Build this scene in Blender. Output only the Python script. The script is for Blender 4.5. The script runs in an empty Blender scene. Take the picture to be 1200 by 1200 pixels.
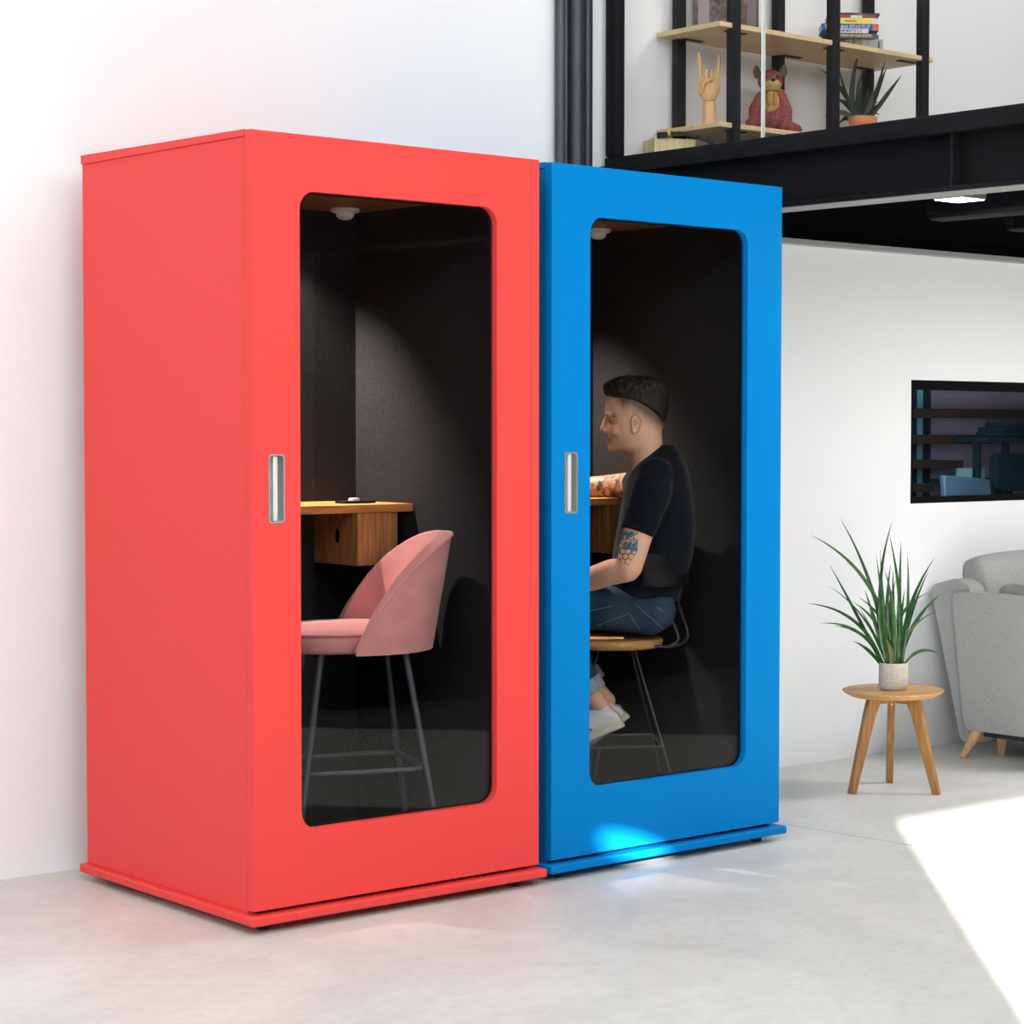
import bpy, bmesh, math, random
from mathutils import Vector, Matrix, noise
random.seed(7)
S = bpy.context.scene
COL = S.collection
PI = math.pi

# ------------------------------------------------------------------ camera
CAM = Vector((-3.1207, -5.2954, 1.4125))
CR = Vector((0.72809998, -0.68545477, 0.00470799))
CU = Vector((0.0243567, 0.03273474, 0.99916725))
CF = Vector((0.68503808, 0.72737899, -0.04052958))
FPX, CX, CY = 2580.99, 880.0, 600.0
cd = bpy.data.cameras.new('camera'); cam = bpy.data.objects.new('camera', cd); COL.objects.link(cam)
cam.matrix_world = Matrix(((CR.x, CU.x, -CF.x, CAM.x), (CR.y, CU.y, -CF.y, CAM.y), (CR.z, CU.z, -CF.z, CAM.z), (0, 0, 0, 1)))
cd.sensor_width = 36; cd.lens = FPX / 1200 * 36; cd.shift_x = (600 - CX) / 1200; cd.clip_end = 200
S.camera = cam
R_ = Vector((0.7281, -0.6855, 0)).normalized()      # sideways as seen from the camera
F_ = Vector((0.6855, 0.7281, 0)).normalized()       # away from the camera
UP = Vector((0, 0, 1))

def at(u, v, fo, base):
    """point on the upright plane through base + fo metres behind it"""
    d = CF + CR * ((u - CX) / FPX) - CU * ((v - CY) / FPX)
    t = ((base - CAM).dot(F_) + fo) / d.dot(F_)
    return CAM + d * t

def srgb(r, g, b):
    f = lambda c: (c / 255) / 12.92 if c <= 10 else (((c / 255) + .055) / 1.055) ** 2.4
    return (f(r), f(g), f(b))

# ------------------------------------------------------------------ materials
MATS = {}
def nn(nt, t, **kw):
    n = nt.nodes.new(t)
    for k, v in kw.items(): setattr(n, k, v)
    return n
def base_mat(name):
    m = bpy.data.materials.new(name); m.use_nodes = True
    nt = m.node_tree; b = nt.nodes['Principled BSDF']
    return m, nt, b
def mat(name, c, rough=.5, metal=0, spec=.5, var=0, vscale=8, bump=0, bscale=60, stretch=(1, 1, 1), c2=None, detail=4, bdist=.002, sheen=0):
    m, nt, b = base_mat(name)
    b.inputs['Roughness'].default_value = rough; b.inputs['Metallic'].default_value = metal
    b.inputs['Specular IOR Level'].default_value = spec
    b.inputs['Base Color'].default_value = (*c, 1)
    if sheen:
        b.inputs['Sheen Weight'].default_value = sheen; b.inputs['Sheen Roughness'].default_value = .4
    if var or bump:
        tc = nn(nt, 'ShaderNodeTexCoord'); mp = nn(nt, 'ShaderNodeMapping'); mp.inputs['Scale'].default_value = stretch
        nt.links.new(tc.outputs['Object'], mp.inputs['Vector'])
    if var:
        nz = nn(nt, 'ShaderNodeTexNoise'); nz.inputs['Scale'].default_value = vscale; nz.inputs['Detail'].default_value = detail
        nt.links.new(mp.outputs['Vector'], nz.inputs['Vector'])
        rp = nn(nt, 'ShaderNodeValToRGB'); cc2 = c2 or tuple(x * (1 - var) for x in c); cc1 = c if c2 else tuple(min(1, x * (1 + var)) for x in c)
        rp.color_ramp.elements[0].position = .35; rp.color_ramp.elements[1].position = .65
        rp.color_ramp.elements[0].color = (*cc2, 1); rp.color_ramp.elements[1].color = (*cc1, 1)
        nt.links.new(nz.outputs['Fac'], rp.inputs['Fac']); nt.links.new(rp.outputs['Color'], b.inputs['Base Color'])
    if bump:
        n2 = nn(nt, 'ShaderNodeTexNoise'); n2.inputs['Scale'].default_value = bscale; n2.inputs['Detail'].default_value = 3
        nt.links.new(mp.outputs['Vector'], n2.inputs['Vector'])
        bp = nn(nt, 'ShaderNodeBump'); bp.inputs['Strength'].default_value = bump; bp.inputs['Distance'].default_value = bdist
        nt.links.new(n2.outputs['Fac'], bp.inputs['Height']); nt.links.new(bp.outputs['Normal'], b.inputs['Normal'])
    MATS[name] = m
    return m
def wood(name, c1, c2, axis=0, rough=.45, scale=6):
    st = [14, 14, 14]; st[axis] = 1.0
    return mat(name, c1, rough, var=.2, vscale=scale, stretch=tuple(st), c2=c2, detail=6, spec=.3)
def glass(name, tint, f0, f1):
    m, nt, b = base_mat(name); nt.nodes.remove(b)
    out = nt.nodes['Material Output']
    tr = nn(nt, 'ShaderNodeBsdfTransparent'); tr.inputs['Color'].default_value = (*tint, 1)
    gl = nn(nt, 'ShaderNodeBsdfGlossy'); gl.inputs['Roughness'].default_value = 0.0; gl.inputs['Color'].default_value = (1, 1, 1, 1)
    lw = nn(nt, 'ShaderNodeLayerWeight'); lw.inputs['Blend'].default_value = .5
    pw = nn(nt, 'ShaderNodeMath', operation='POWER'); pw.inputs[1].default_value = 4
    ml = nn(nt, 'ShaderNodeMath', operation='MULTIPLY_ADD'); ml.inputs[1].default_value = f1; ml.inputs[2].default_value = f0
    mx = nn(nt, 'ShaderNodeMixShader'); nt.links.new(lw.outputs['Facing'], pw.inputs[0]); nt.links.new(pw.outputs[0], ml.inputs[0])
    nt.links.new(ml.outputs[0], mx.inputs[0]); nt.links.new(tr.outputs[0], mx.inputs[1]); nt.links.new(gl.outputs[0], mx.inputs[2])
    nt.links.new(mx.outputs[0], out.inputs['Surface']); MATS[name] = m
    return m
def emit(name, c, s):
    m, nt, b = base_mat(name)
    b.inputs['Base Color'].default_value = (.8, .8, .8, 1); b.inputs['Emission Color'].default_value = (*c, 1); b.inputs['Emission Strength'].default_value = s
    return m

M_red = mat('red_lacquer', (0.80, 0.064, 0.058), .45, spec=.12, bump=.04, bscale=500, bdist=.0006)
M_blue = mat('blue_lacquer', (0.002, 0.192, 0.515), .45, spec=.03, bump=.04, bscale=500, bdist=.0006)
M_felt = mat('charcoal_felt', (.028, .027, .028), .95, spec=.0, var=.45, vscale=420, detail=2, bump=.3, bscale=500)
M_carpet = mat('dark_carpet', (.02, .02, .021), .95, spec=.1, var=.4, vscale=500, detail=2)
M_oak = wood('oak_veneer', srgb(214, 158, 92), srgb(176, 118, 60), 0)
M_oakz = wood('oak_upright', srgb(186, 138, 86), srgb(148, 102, 60), 2)
M_oakdk = wood('brown_plywood', srgb(120, 82, 52), srgb(92, 62, 40), 0)
M_steel = mat('brushed_steel', (.46, .46, .45), .4, metal=.7, bump=.05, bscale=200)
M_ridge = mat('lit_ridge_steel', (.80, .80, .77), .4, metal=.3)  # light on the ridge against the shaded pan, put into the colour
M_wlamp = mat('white_plastic', (.75, .73, .70), .4)
M_blk = mat('black_steel', (.009, .009, .011), .6, spec=.1, bump=.05, bscale=40)
M_beam = mat('black_beam_paint', (.007, .007, .0085), .6, spec=.1, var=.3, vscale=3, bump=.05, bscale=80)
M_rubber = mat('black_rubber', (.01, .01, .01), .8)
M_navyp = mat('grey_pipe_lacquer', (.045, .05, .062), .4, var=.15, vscale=4)
M_navyp2 = mat('navy_pipe_lacquer', (.016, .02, .034), .38, var=.15, vscale=4)
M_glass = glass('door_glass', (.88, .88, .88), .007, .12)
M_glassc = glass('clear_glass', (.97, .97, .97), .004, .12)
M_glasst = glass('tinted_glass', (.66, .72, .76), .012, .2)
M_pink = mat('rose_velvet', srgb(214, 144, 140), .75, spec=.15, var=.12, vscale=9, bump=.15, bscale=260, sheen=.35)
M_dkmetal = mat('gunmetal_tube', (.075, .082, .10), .38, metal=.3, spec=.5)
M_blkrod = mat('black_rod', (.03, .029, .028), .35, spec=.45)
M_seatw = wood('birch_seat', srgb(214, 166, 104), srgb(186, 136, 78), 0)
M_tablew = wood('table_oak', srgb(206, 160, 106), srgb(186, 136, 82), 0, rough=.5)
M_tableleg = wood('table_leg_oak', srgb(172, 126, 76), srgb(146, 102, 58), 2, rough=.5)
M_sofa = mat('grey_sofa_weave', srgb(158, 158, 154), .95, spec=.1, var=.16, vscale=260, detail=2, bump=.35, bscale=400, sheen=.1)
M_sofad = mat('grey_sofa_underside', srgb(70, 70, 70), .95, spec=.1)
M_beech = wood('beech_leg', srgb(206, 168, 122), srgb(184, 144, 98), 2)
M_pot = mat('linen_grey_ceramic', srgb(196, 186, 174), .8, spec=.2, var=.12, vscale=60, stretch=(1, 1, 3), bump=.15, bscale=120)
M_soil = mat('potting_soil', (.02, .013, .008), .95, var=.4, vscale=120, bump=.6, bscale=200)
M_leaf = mat('glossy_grass_leaf', (.034, .118, .014), .4, spec=.4, var=.45, vscale=30, c2=(.012, .05, .014))
M_leafd = mat('pale_dry_leaf', (.16, .17, .05), .5, var=.2)
M_snake = mat('mottled_snake_leaf', (.035, .06, .028), .45, var=.5, vscale=70, stretch=(1, 1, 3), c2=(.012, .022, .012))
M_terra = mat('terracotta', srgb(214, 142, 104), .85, var=.08, vscale=20)
M_shelf = wood('pine_shelf', srgb(224, 198, 154), srgb(206, 178, 132), 0)
M_shelfb = wood('pine_shelf_edge', srgb(230, 206, 150), srgb(214, 186, 128), 0)
M_lightwood = wood('lime_wood', srgb(226, 186, 134), srgb(210, 166, 112), 2)
M_crate = wood('pale_crate_wood', srgb(226, 212, 160), srgb(208, 190, 138), 2)
M_plush = mat('red_tweed_plush', srgb(164, 98, 94), .95, spec=.05, var=.5, vscale=210, c2=srgb(104, 46, 48), bump=.5, bscale=250, detail=2)
M_cream = mat('olive_cream_plush', srgb(178, 158, 96), .95, spec=.05, var=.15, vscale=60, bump=.3, bscale=250)
M_olive = mat('olive_felt', srgb(96, 92, 62), .95, spec=.05, var=.2, vscale=80)
M_tan = mat('tan_scarf', srgb(170, 122, 72), .9, spec=.05, var=.15, vscale=80)
M_black = mat('black_plastic', (.006, .006, .007), .5, spec=.2)
M_wall = mat('white_plaster', (.86, .86, .865), .9, spec=.1, bump=.12, bscale=30, bdist=.003)
M_dark = mat('black_partition', (.003, .003, .0035), .9, spec=0)
M_trimg = mat('grey_angle_trim', (.32, .33, .33), .6)
M_navy = mat('navy_cotton', (.006, .0075, .014), .9, spec=.1, var=.3, vscale=60, bump=.5, bscale=14, bdist=.012, sheen=.1)
M_white = mat('white_leather', srgb(232, 230, 224), .55, spec=.3, var=.04, vscale=40)
M_sole = mat('off_white_rubber', srgb(222, 214, 190), .7, var=.08, vscale=30)
M_hair = mat('dark_brown_hair', (.034, .022, .014), .6, spec=.3, var=.5, vscale=60, stretch=(1, 1, 1), c2=(.010, .0065, .0045), bump=.9, bscale=160, bdist=.004)

def denim():
    m, nt, b = base_mat('blue_denim'); b.inputs['Roughness'].default_value = .9; b.inputs['Specular IOR Level'].default_value = .1
    tc = nn(nt, 'ShaderNodeTexCoord'); nz = nn(nt, 'ShaderNodeTexNoise'); nz.inputs['Scale'].default_value = 9; nz.inputs['Detail'].default_value = 6
    nt.links.new(tc.outputs['Object'], nz.inputs['Vector'])
    rp = nn(nt, 'ShaderNodeValToRGB'); rp.color_ramp.elements[0].position = .3; rp.color_ramp.elements[1].position = .75
    rp.color_ramp.elements[0].color = (.013, .024, .042, 1); rp.color_ramp.elements[1].color = (.05, .085, .13, 1)
    nt.links.new(nz.outputs['Fac'], rp.inputs['Fac']); nt.links.new(rp.outputs['Color'], b.inputs['Base Color'])
    n2 = nn(nt, 'ShaderNodeTexNoise'); n2.inputs['Scale'].default_value = 18; nt.links.new(tc.outputs['Object'], n2.inputs['Vector'])
    bp = nn(nt, 'ShaderNodeBump'); bp.inputs['Strength'].default_value = .5; bp.inputs['Distance'].default_value = .01
    nt.links.new(n2.outputs['Fac'], bp.inputs['Height']); nt.links.new(bp.outputs['Normal'], b.inputs['Normal'])
    return m
M_denim = denim()
M_cuff = mat('faded_denim_cuff', srgb(150, 160, 162), .9, spec=.1, var=.15, vscale=60)
M_stitch = mat('pale_denim_stitching', srgb(124, 128, 124), .9, spec=.1)

def floor_mat():
    m, nt, b = base_mat('polished_concrete'); b.inputs['Roughness'].default_value = .42; b.inputs['Specular IOR Level'].default_value = .35
    tc = nn(nt, 'ShaderNodeTexCoord')
    w = nn(nt, 'ShaderNodeTexNoise'); w.inputs['Scale'].default_value = 1.1; w.inputs['Detail'].default_value = 5; w.inputs['Distortion'].default_value = 2.2
    nt.links.new(tc.outputs['Object'], w.inputs['Vector'])
    rp = nn(nt, 'ShaderNodeValToRGB'); e = rp.color_ramp.elements
    e[0].position = .3; e[0].color = (*srgb(206, 204, 198), 1); e[1].position = .7; e[1].color = (*srgb(222, 219, 212), 1)
    nt.links.new(w.outputs['Fac'], rp.inputs['Fac'])
    w2 = nn(nt, 'ShaderNodeTexNoise'); w2.inputs['Scale'].default_value = 7; w2.inputs['Detail'].default_value = 8; w2.inputs['Distortion'].default_value = 3
    nt.links.new(tc.outputs['Object'], w2.inputs['Vector'])
    rp2 = nn(nt, 'ShaderNodeValToRGB'); e = rp2.color_ramp.elements
    e[0].position = .32; e[0].color = (.93, .925, .91, 1); e[1].position = .6; e[1].color = (1, 1, 1, 1)
    nt.links.new(w2.outputs['Fac'], rp2.inputs['Fac'])
    mx = nn(nt, 'ShaderNodeMix', data_type='RGBA', blend_type='MULTIPLY'); mx.inputs[0].default_value = 1
    nt.links.new(rp.outputs['Color'], mx.inputs[6]); nt.links.new(rp2.outputs['Color'], mx.inputs[7])
    # saw-cut joint running towards the wall
    sp = nn(nt, 'ShaderNodeSeparateXYZ'); nt.links.new(tc.outputs['Object'], sp.inputs[0])
    dy = nn(nt, 'ShaderNodeMath', operation='MULTIPLY_ADD'); dy.inputs[1].default_value = .077; dy.inputs[2].default_value = -2.274
    nt.links.new(sp.outputs['Y'], dy.inputs[0])
    ad = nn(nt, 'ShaderNodeMath', operation='ADD'); nt.links.new(sp.outputs['X'], ad.inputs[0]); nt.links.new(dy.outputs[0], ad.inputs[1])
    ab = nn(nt, 'ShaderNodeMath', operation='ABSOLUTE'); nt.links.new(ad.outputs[0], ab.inputs[0])
    lt = nn(nt, 'ShaderNodeMath', operation='LESS_THAN'); lt.inputs[1].default_value = .0022; nt.links.new(ab.outputs[0], lt.inputs[0])
    mx2 = nn(nt, 'ShaderNodeMix', data_type='RGBA'); nt.links.new(lt.outputs[0], mx2.inputs[0])
    nt.links.new(mx.outputs[2], mx2.inputs[6]); mx2.inputs[7].default_value = (.12, .115, .11, 1)
    nt.links.new(mx2.outputs[2], b.inputs['Base Color'])
    return m
M_floor = floor_mat()

# ------------------------------------------------------------------ mesh helpers
class G:
    def __init__(s): s.bm = bmesh.new()
    def box(s, x0, x1, y0, y1, z0, z1):
        return s.hexa([(x0, y0, z0), (x1, y0, z0), (x1, y1, z0), (x0, y1, z0), (x0, y0, z1), (x1, y0, z1), (x1, y1, z1), (x0, y1, z1)])
    def hexa(s, p):
        v = [s.bm.verts.new(q) for q in p]
        for f in ((3, 2, 1, 0), (4, 5, 6, 7), (0, 1, 5, 4), (1, 2, 6, 5), (2, 3, 7, 6), (3, 0, 4, 7)): s.bm.faces.new([v[i] for i in f])
        return s
    def obox(s, c, ax, ay, az, hx, hy, hz):
        c = Vector(c); P = []
        for z in (-1, 1):
            for x, y in ((-1, -1), (1, -1), (1, 1), (-1, 1)): P.append(c + ax * (x * hx) + ay * (y * hy) + az * (z * hz))
        return s.hexa(P)
    def loft(s, rings, cap=True, closed=False):
        R = [[s.bm.verts.new(p) for p in r] for r in rings]; n = len(R[0])
        k = len(R)
        for i in range(k if closed else k - 1):
            a, b = R[i], R[(i + 1) % k]
            for j in range(n): s.bm.faces.new((a[j], a[(j + 1) % n], b[(j + 1) % n], b[j]))
        if cap and not closed:
            s.bm.faces.new(R[0][::-1]); s.bm.faces.new(R[-1])
        return s
    def tube(s, pts, rad, n=12, cap=True, closed=False, flat=1.0, hint=None):
        pts = [Vector(p) for p in pts]; k = len(pts)
        rad = [rad] * k if not hasattr(rad, '__len__') else rad
        rings = []; nrm = None
        for i in range(k):
            if closed: t = pts[(i + 1) % k] - pts[i - 1]
            else: t = pts[min(i + 1, k - 1)] - pts[max(i - 1, 0)]
            t.normalize()
            if nrm is None:
                h = Vector(hint) if hint else (UP if abs(t.z) < .9 else Vector((1, 0, 0)))
                nrm = (h - t * h.dot(t)).normalized()
            else: nrm = (nrm - t * nrm.dot(t)).normalized()
            b = t.cross(nrm); r = rad[i]
            rings.append([pts[i] + nrm * (r * math.cos(a)) + b * (r * flat * math.sin(a)) for a in [2 * PI * j / n for j in range(n)]])
        return s.loft(rings, cap, closed)
    def blob(s, pts, rad, n=14):
        """capsule chain with rounded ends, for joining by remesh"""
        pts = [Vector(p) for p in pts]; P = []; Q = []
        d0 = (pts[1] - pts[0]).normalized(); d1 = (pts[-1] - pts[-2]).normalized()
        for a in (0.1, .45, .8): P.append(pts[0] - d0 * rad[0] * math.cos(a * PI / 2)); Q.append(rad[0] * math.sin(a * PI / 2))
        P += pts; Q += list(rad)
        for a in (.8, .45, .1): P.append(pts[-1] + d1 * rad[-1] * math.cos(a * PI / 2)); Q.append(rad[-1] * math.sin(a * PI / 2))
        return s.tube(P, Q, n)
    def ell(s, c, rx, ry, rz, ax=None, ay=None, az=None, n=16):
        c = Vector(c); ax = ax or R_; ay = ay or F_; az = az or UP; rings = []
        for i in range(1, n):
            t = PI * i / n
            rings.append([c + az * (-rz * math.cos(t)) + ax * (rx * math.sin(t) * math.cos(a)) + ay * (ry * math.sin(t) * math.sin(a)) for a in [2 * PI * j / (2 * n) for j in range(2 * n)]])
        return s.loft(rings)
    def lathe(s, prof, c, n=32, ax=None, ay=None, az=None):
        c = Vector(c); ax = ax or Vector((1, 0, 0)); ay = ay or Vector((0, 1, 0)); az = az or UP
        return s.loft([[c + az * z + ax * (r * math.cos(a)) + ay * (r * math.sin(a)) for a in [2 * PI * j / n for j in range(n)]] for r, z in prof])
    def plate(s, outer, holes, f, off):
        """flat outline with holes; f maps 2-D to 3-D; off = thickness vector"""
        ed = []
        for lp in [outer] + holes:
            v = [s.bm.verts.new(f(*p)) for p in lp]
            ed += [s.bm.edges.new((v[i], v[(i + 1) % len(v)])) for i in range(len(v))]
        r = bmesh.ops.triangle_fill(s.bm, use_beauty=True, use_dissolve=False, edges=ed)
        fs = [g for g in r['geom'] if isinstance(g, bmesh.types.BMFace)]
        e = bmesh.ops.extrude_face_region(s.bm, geom=fs)
        bmesh.ops.translate(s.bm, vec=off, verts=[g for g in e['geom'] if isinstance(g, bmesh.types.BMVert)])
        return s
    def xf(s, M): bmesh.ops.transform(s.bm, matrix=M, verts=s.bm.verts[:]); return s

def link(o, parent):
    COL.objects.link(o)
    if parent is not None:
        o.parent = parent
        o.matrix_parent_inverse = parent['_m'].inverted() if False else world(parent).inverted()
    return o
def world(o):
    m = o.matrix_basis.copy()
    return world(o.parent) @ o.matrix_parent_inverse @ m if o.parent else m
def obj(name, g, m, parent=None, bevel=0, seg=2, ang=35, smooth=True, label=None, fix=True):
    bm = g.bm
    if fix: bmesh.ops.recalc_face_normals(bm, faces=bm.faces[:])
    me = bpy.data.meshes.new(name); bm.to_mesh(me); bm.free()
    return obj_me(name, me, m, parent, bevel, seg, ang, smooth, label)
def obj_me(name, me, m, parent=None, bevel=0, seg=2, ang=35, smooth=True, label=None):
    o = bpy.data.objects.new(name, me); me.materials.append(m)
    if smooth:
        me.polygons.foreach_set('use_smooth', [True] * len(me.polygons)); me.set_sharp_from_angle(angle=math.radians(ang))
    link(o, parent)
    if bevel:
        b = o.modifiers.new('bevel', 'BEVEL'); b.width = bevel; b.segments = seg; b.limit_method = 'ANGLE'; b.angle_limit = math.radians(30); b.harden_normals = False
    if label: o['label'] = label
    return o
def tag(o, label, cat, group=None):
    o['label'] = label; o['category'] = cat
    if group: o['group'] = group
    return o
def struct(o): o['kind'] = 'structure'; return o
def thing(name, loc, label, cat, group=None):
    o = bpy.data.objects.new(name, None); COL.objects.link(o); o.location = loc; o.empty_display_size = .1
    return tag(o, label, cat, group)
def remesh(g, voxel, smooth=4):
    bmesh.ops.recalc_face_normals(g.bm, faces=g.bm.faces[:])
    me = bpy.data.meshes.new('tmp'); g.bm.to_mesh(me); g.bm.free()
    o = bpy.data.objects.new('tmp', me); COL.objects.link(o)
    r = o.modifiers.new('r', 'REMESH'); r.mode = 'VOXEL'; r.voxel_size = voxel
    if smooth:
        s = o.modifiers.new('s', 'SMOOTH'); s.factor = .5; s.iterations = smooth
    dg = bpy.context.evaluated_depsgraph_get(); out = bpy.data.meshes.new_from_object(o.evaluated_get(dg))
    bpy.data.objects.remove(o); bpy.data.meshes.remove(me); out.materials.clear()
    return out
def rrect(x0, x1, y0, y1, r, n=8):
    P = []
    for cx, cy, a0 in ((x1 - r, y1 - r, 0), (x0 + r, y1 - r, 90), (x0 + r, y0 + r, 180), (x1 - r, y0 + r, 270)):
        for i in range(n + 1):
            a = math.radians(a0 + 90 * i / n); P.append((cx + r * math.cos(a), cy + r * math.sin(a)))
    return P
def rpoly(P, r, n=5):
    """polygon with rounded corners"""
    out = []; k = len(P)
    for i in range(k):
        p0, p, p1 = Vector(P[i - 1]), Vector(P[i]), Vector(P[(i + 1) % k]); rr = r[i] if hasattr(r, '__len__') else r
        a = p + (p0 - p).normalized() * rr; b = p + (p1 - p).normalized() * rr
        for j in range(n + 1):
            t = j / n; out.append(tuple(a * (1 - t) ** 2 + p * (2 * t * (1 - t)) + b * t * t))
    return out
def bez(p0, p1, p2, n):
    p0, p1, p2 = Vector(p0), Vector(p1), Vector(p2)
    return [p0 * (1 - t) ** 2 + p1 * (2 * t * (1 - t)) + p2 * t * t for t in [i / n for i in range(n + 1)]]
def through(p0, pm, p2, n):   # quadratic passing through pm
    p0, pm, p2 = Vector(p0), Vector(pm), Vector(p2); d0 = (pm - p0).length; d1 = (p2 - pm).length; t = max(.2, min(.8, d0 / (d0 + d1)))
    c = (pm - p0 * (1 - t) ** 2 - p2 * t * t) / (2 * t * (1 - t))
    return bez(p0, c, p2, n)
def crom(P, m=6):
    P = [Vector(p) for p in P]; out = []
    for i in range(len(P) - 1):
        a, b, c, d = P[max(i - 1, 0)], P[i], P[i + 1], P[min(i + 2, len(P) - 1)]
        for j in range(m):
            t = j / m; out.append(.5 * ((2 * b) + (c - a) * t + (2 * a - 5 * b + 4 * c - d) * t * t + (3 * b - a - 3 * c + d) * t ** 3))
    return out + [P[-1]]

# ------------------------------------------------------------------ setting
YW = 1.162
g = G(); g.box(-9, 13, -12, 5, -.12, 0); struct(obj('floor', g, M_floor, smooth=False))
WX0, WX1, WZ0, WZ1 = 3.908, 5.7, 1.066, 1.6
g = G(); g.plate([(-9, 0), (13, 0), (13, 5.5), (-9, 5.5)], [[(WX0, WZ0), (WX1, WZ0), (WX1, WZ1), (WX0, WZ1)]], lambda x, z: (x, YW, z), Vector((0, .16, 0)))
struct(obj('wall_back', g, M_wall, smooth=False))
# front wall behind the camera: a tall glazed opening and an added hole, shaped for one sun spot, let the low sun in
SUNX0, SUNX1, SUNZ = -3.40, -.75, 2.64
sun_hole = [(-4.63 + .15 * math.cos(a), 2.712 + .033 * math.sin(a) - .33 * .15 * math.cos(a)) for a in [2 * PI * i / 16 for i in range(16)]]
g = G(); g.plate([(-9, 0), (13, 0), (13, 6.4), (-9, 6.4)], [[(SUNX0, .02), (SUNX1, .02), (SUNX1, SUNZ), (SUNX0, SUNZ)], sun_hole], lambda x, z: (x, -7, z), Vector((0, -.02, 0)))
struct(obj('wall_front', g, M_wall, smooth=False))
g = G(); g.box(-9, 13, -7.2, 1.3, 5.5, 5.6); struct(obj('ceiling_hall', g, M_wall, smooth=False))
g = G(); g.box(-9.1, -9, -7, 1.4, 0, 5.5); struct(obj('wall_left', g, M_wall, smooth=False))
# black partition under the far end of the gallery (only seen mirrored in the glass)
g = G(); g.box(2.7, 12, -3.95, -3.8, 0, 3.6); struct(obj('wall_right', g, M_dark, smooth=False))
# gallery deck
g = G(); g.box(2.27, 12, -3.8, 1.10, 2.2, 2.335); struct(obj('ceiling', g, M_dark, smooth=False))
g = G(); g.box(2.3, 12, 1.10, YW, 2.138, 2.158); struct(obj('trim_1', g, M_trimg, smooth=False))
g = G(); g.box(2.27, 12, 1.10, YW, 2.158, 2.335); struct(obj('trim_2', g, M_dark, smooth=False))

# wall window with the dark room behind
w1 = bpy.data.objects.new('window_1', None); COL.objects.link(w1); w1.location = (WX0, YW, WZ0); struct(w1)
g = G(); g.plate([(WX0, WZ0), (WX1, WZ0), (WX1, WZ1), (WX0, WZ1)], [[(WX0 + .012, WZ0 + .028), (WX1 - .02, WZ0 + .028), (WX1 - .02, WZ1 - .042), (WX0 + .012, WZ1 - .042)]], lambda x, z: (x, YW - .004, z), Vector((0, .05, 0)))
obj('window_frame', g, mat('black_window_frame', (.004, .004, .005), .7, spec=.05), w1, bevel=.003)
g = G(); g.box(WX0 + .012, WX1 - .02, YW + .02, YW + .028, WZ0 + .028, WZ1 - .042); obj('window_pane', g, M_glasst, w1, smooth=False)

# gallery glazing
w2 = bpy.data.objects.new('window_2', None); COL.objects.link(w2); w2.location = (2.2, 1.1, 2.37); struct(w2)
g = G(); g.box(2.175, 2.235, -3.7, 1.14, 2.368, 2.402); obj('window_rail', g, M_blk, w2, bevel=.004)
g = G(); g.box(2.175, 2.225, 1.075, 1.14, 2.402, 5); obj('window_jamb', g, M_blk, w2, bevel=.012)
g = G(); g.box(2.197, 2.209, .308, 1.075, 2.402, 5); obj('window_pane', g, M_glassc, w2, smooth=False)
g = G(); g.box(2.197, 2.209, -3.7, .302, 2.402, 5); obj('window_pane', g, M_glassc, w2, smooth=False)
g = G(); g.box(2.196, 2.21, .302, .308, 2.402, 5); obj('joint_strip', g, mat('pale_sealant', (.75, .78, .76), .4), w2, smooth=False)

# steel beam carrying the gallery
t = thing('steel_beam', (2.23, -1.3, 2.15), 'long black steel beam along the gallery edge, above the blue booth', 'beam')
g = G(); g.box(2.15, 2.27, -3.8, 1.16, 2.335, 2.368); obj('top_flange', g, M_beam, t, bevel=.004)
g = G(); g.box(2.222, 2.234, -3.8, 1.16, 2.168, 2.335); obj('web', g, M_beam, t, smooth=False)
g = G(); g.box(2.165, 2.29, -3.8, 1.16, 2.152, 2.168); obj('bottom_flange', g, M_beam, t, bevel=.002)
g = G(); g.box(2.168, 2.287, -3.8, 1.16, 2.1495, 2.152); obj('flange_underside', g, mat('flange_grey', (.24, .24, .24), .6), t, smooth=False, label='plain grey underside')  # thin plate, lighter grey than the black flange above it
for y in (-.60, -2.2):
    g = G(); g.box(2.168, 2.222, y - .006, y + .006, 2.168, 2.335); obj('stiffener', g, M_beam, t, bevel=.002)
for i, (x, y1) in enumerate(((2.70, -.06), (3.22, 0.02))):
    t = thing('ceiling_channel', (x, -1, 2.12), ('black channel under the gallery nearest the big beam', 'black channel under the gallery deeper in, right edge of photo')[i], 'beam', None)
    g = G(); prof = [(-.04, 2.2), (-.04, 2.132), (-.02, 2.126), (.04, 2.126), (.04, 2.14), (-.015, 2.14), (-.024, 2.15), (-.024, 2.2)]
    g.loft([[(x + px, y1, pz) for px, pz in prof], [(x + px, -3.7, pz) for px, pz in prof]]); obj('profile', g, M_beam, t, bevel=.002)
    g = G(); g.box(x - .055, x - .041, y1 - .03, y1, 2.15, 2.2); obj('bracket', g, M_beam, t)
t = thing('panel_light', (2.46, -.37, 2.17), 'lit square flat panel light beneath the gallery edge', 'light')
g = G(); g.box(2.415, 2.54, -.43, -.30, 2.163, 2.2); obj('housing', g, M_steel, t, bevel=.003)
g = G(); g.box(2.42, 2.535, -.425, -.305, 2.161, 2.163); obj('diffuser', g, emit('panel_glow', (1, 1, 1), 9), t, smooth=False)

# pipes on the wall
for x, r, y, m, lab in ((1.963, .020, 1.138, M_navyp, 'slim grey conduit pipe on white wall, leftmost of the three pipes'), (2.028, .034, 1.124, M_navyp2, 'thick navy wall pipe between two slimmer pipes'), (2.089, .021, 1.137, M_navyp2, 'slim navy wall pipe nearest the gallery glazing')):
    g = G(); g.tube([(x, y, 0), (x, y, 5.4)], r, 20); tag(obj('wall_pipe', g, m), lab, 'pipe')

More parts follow.
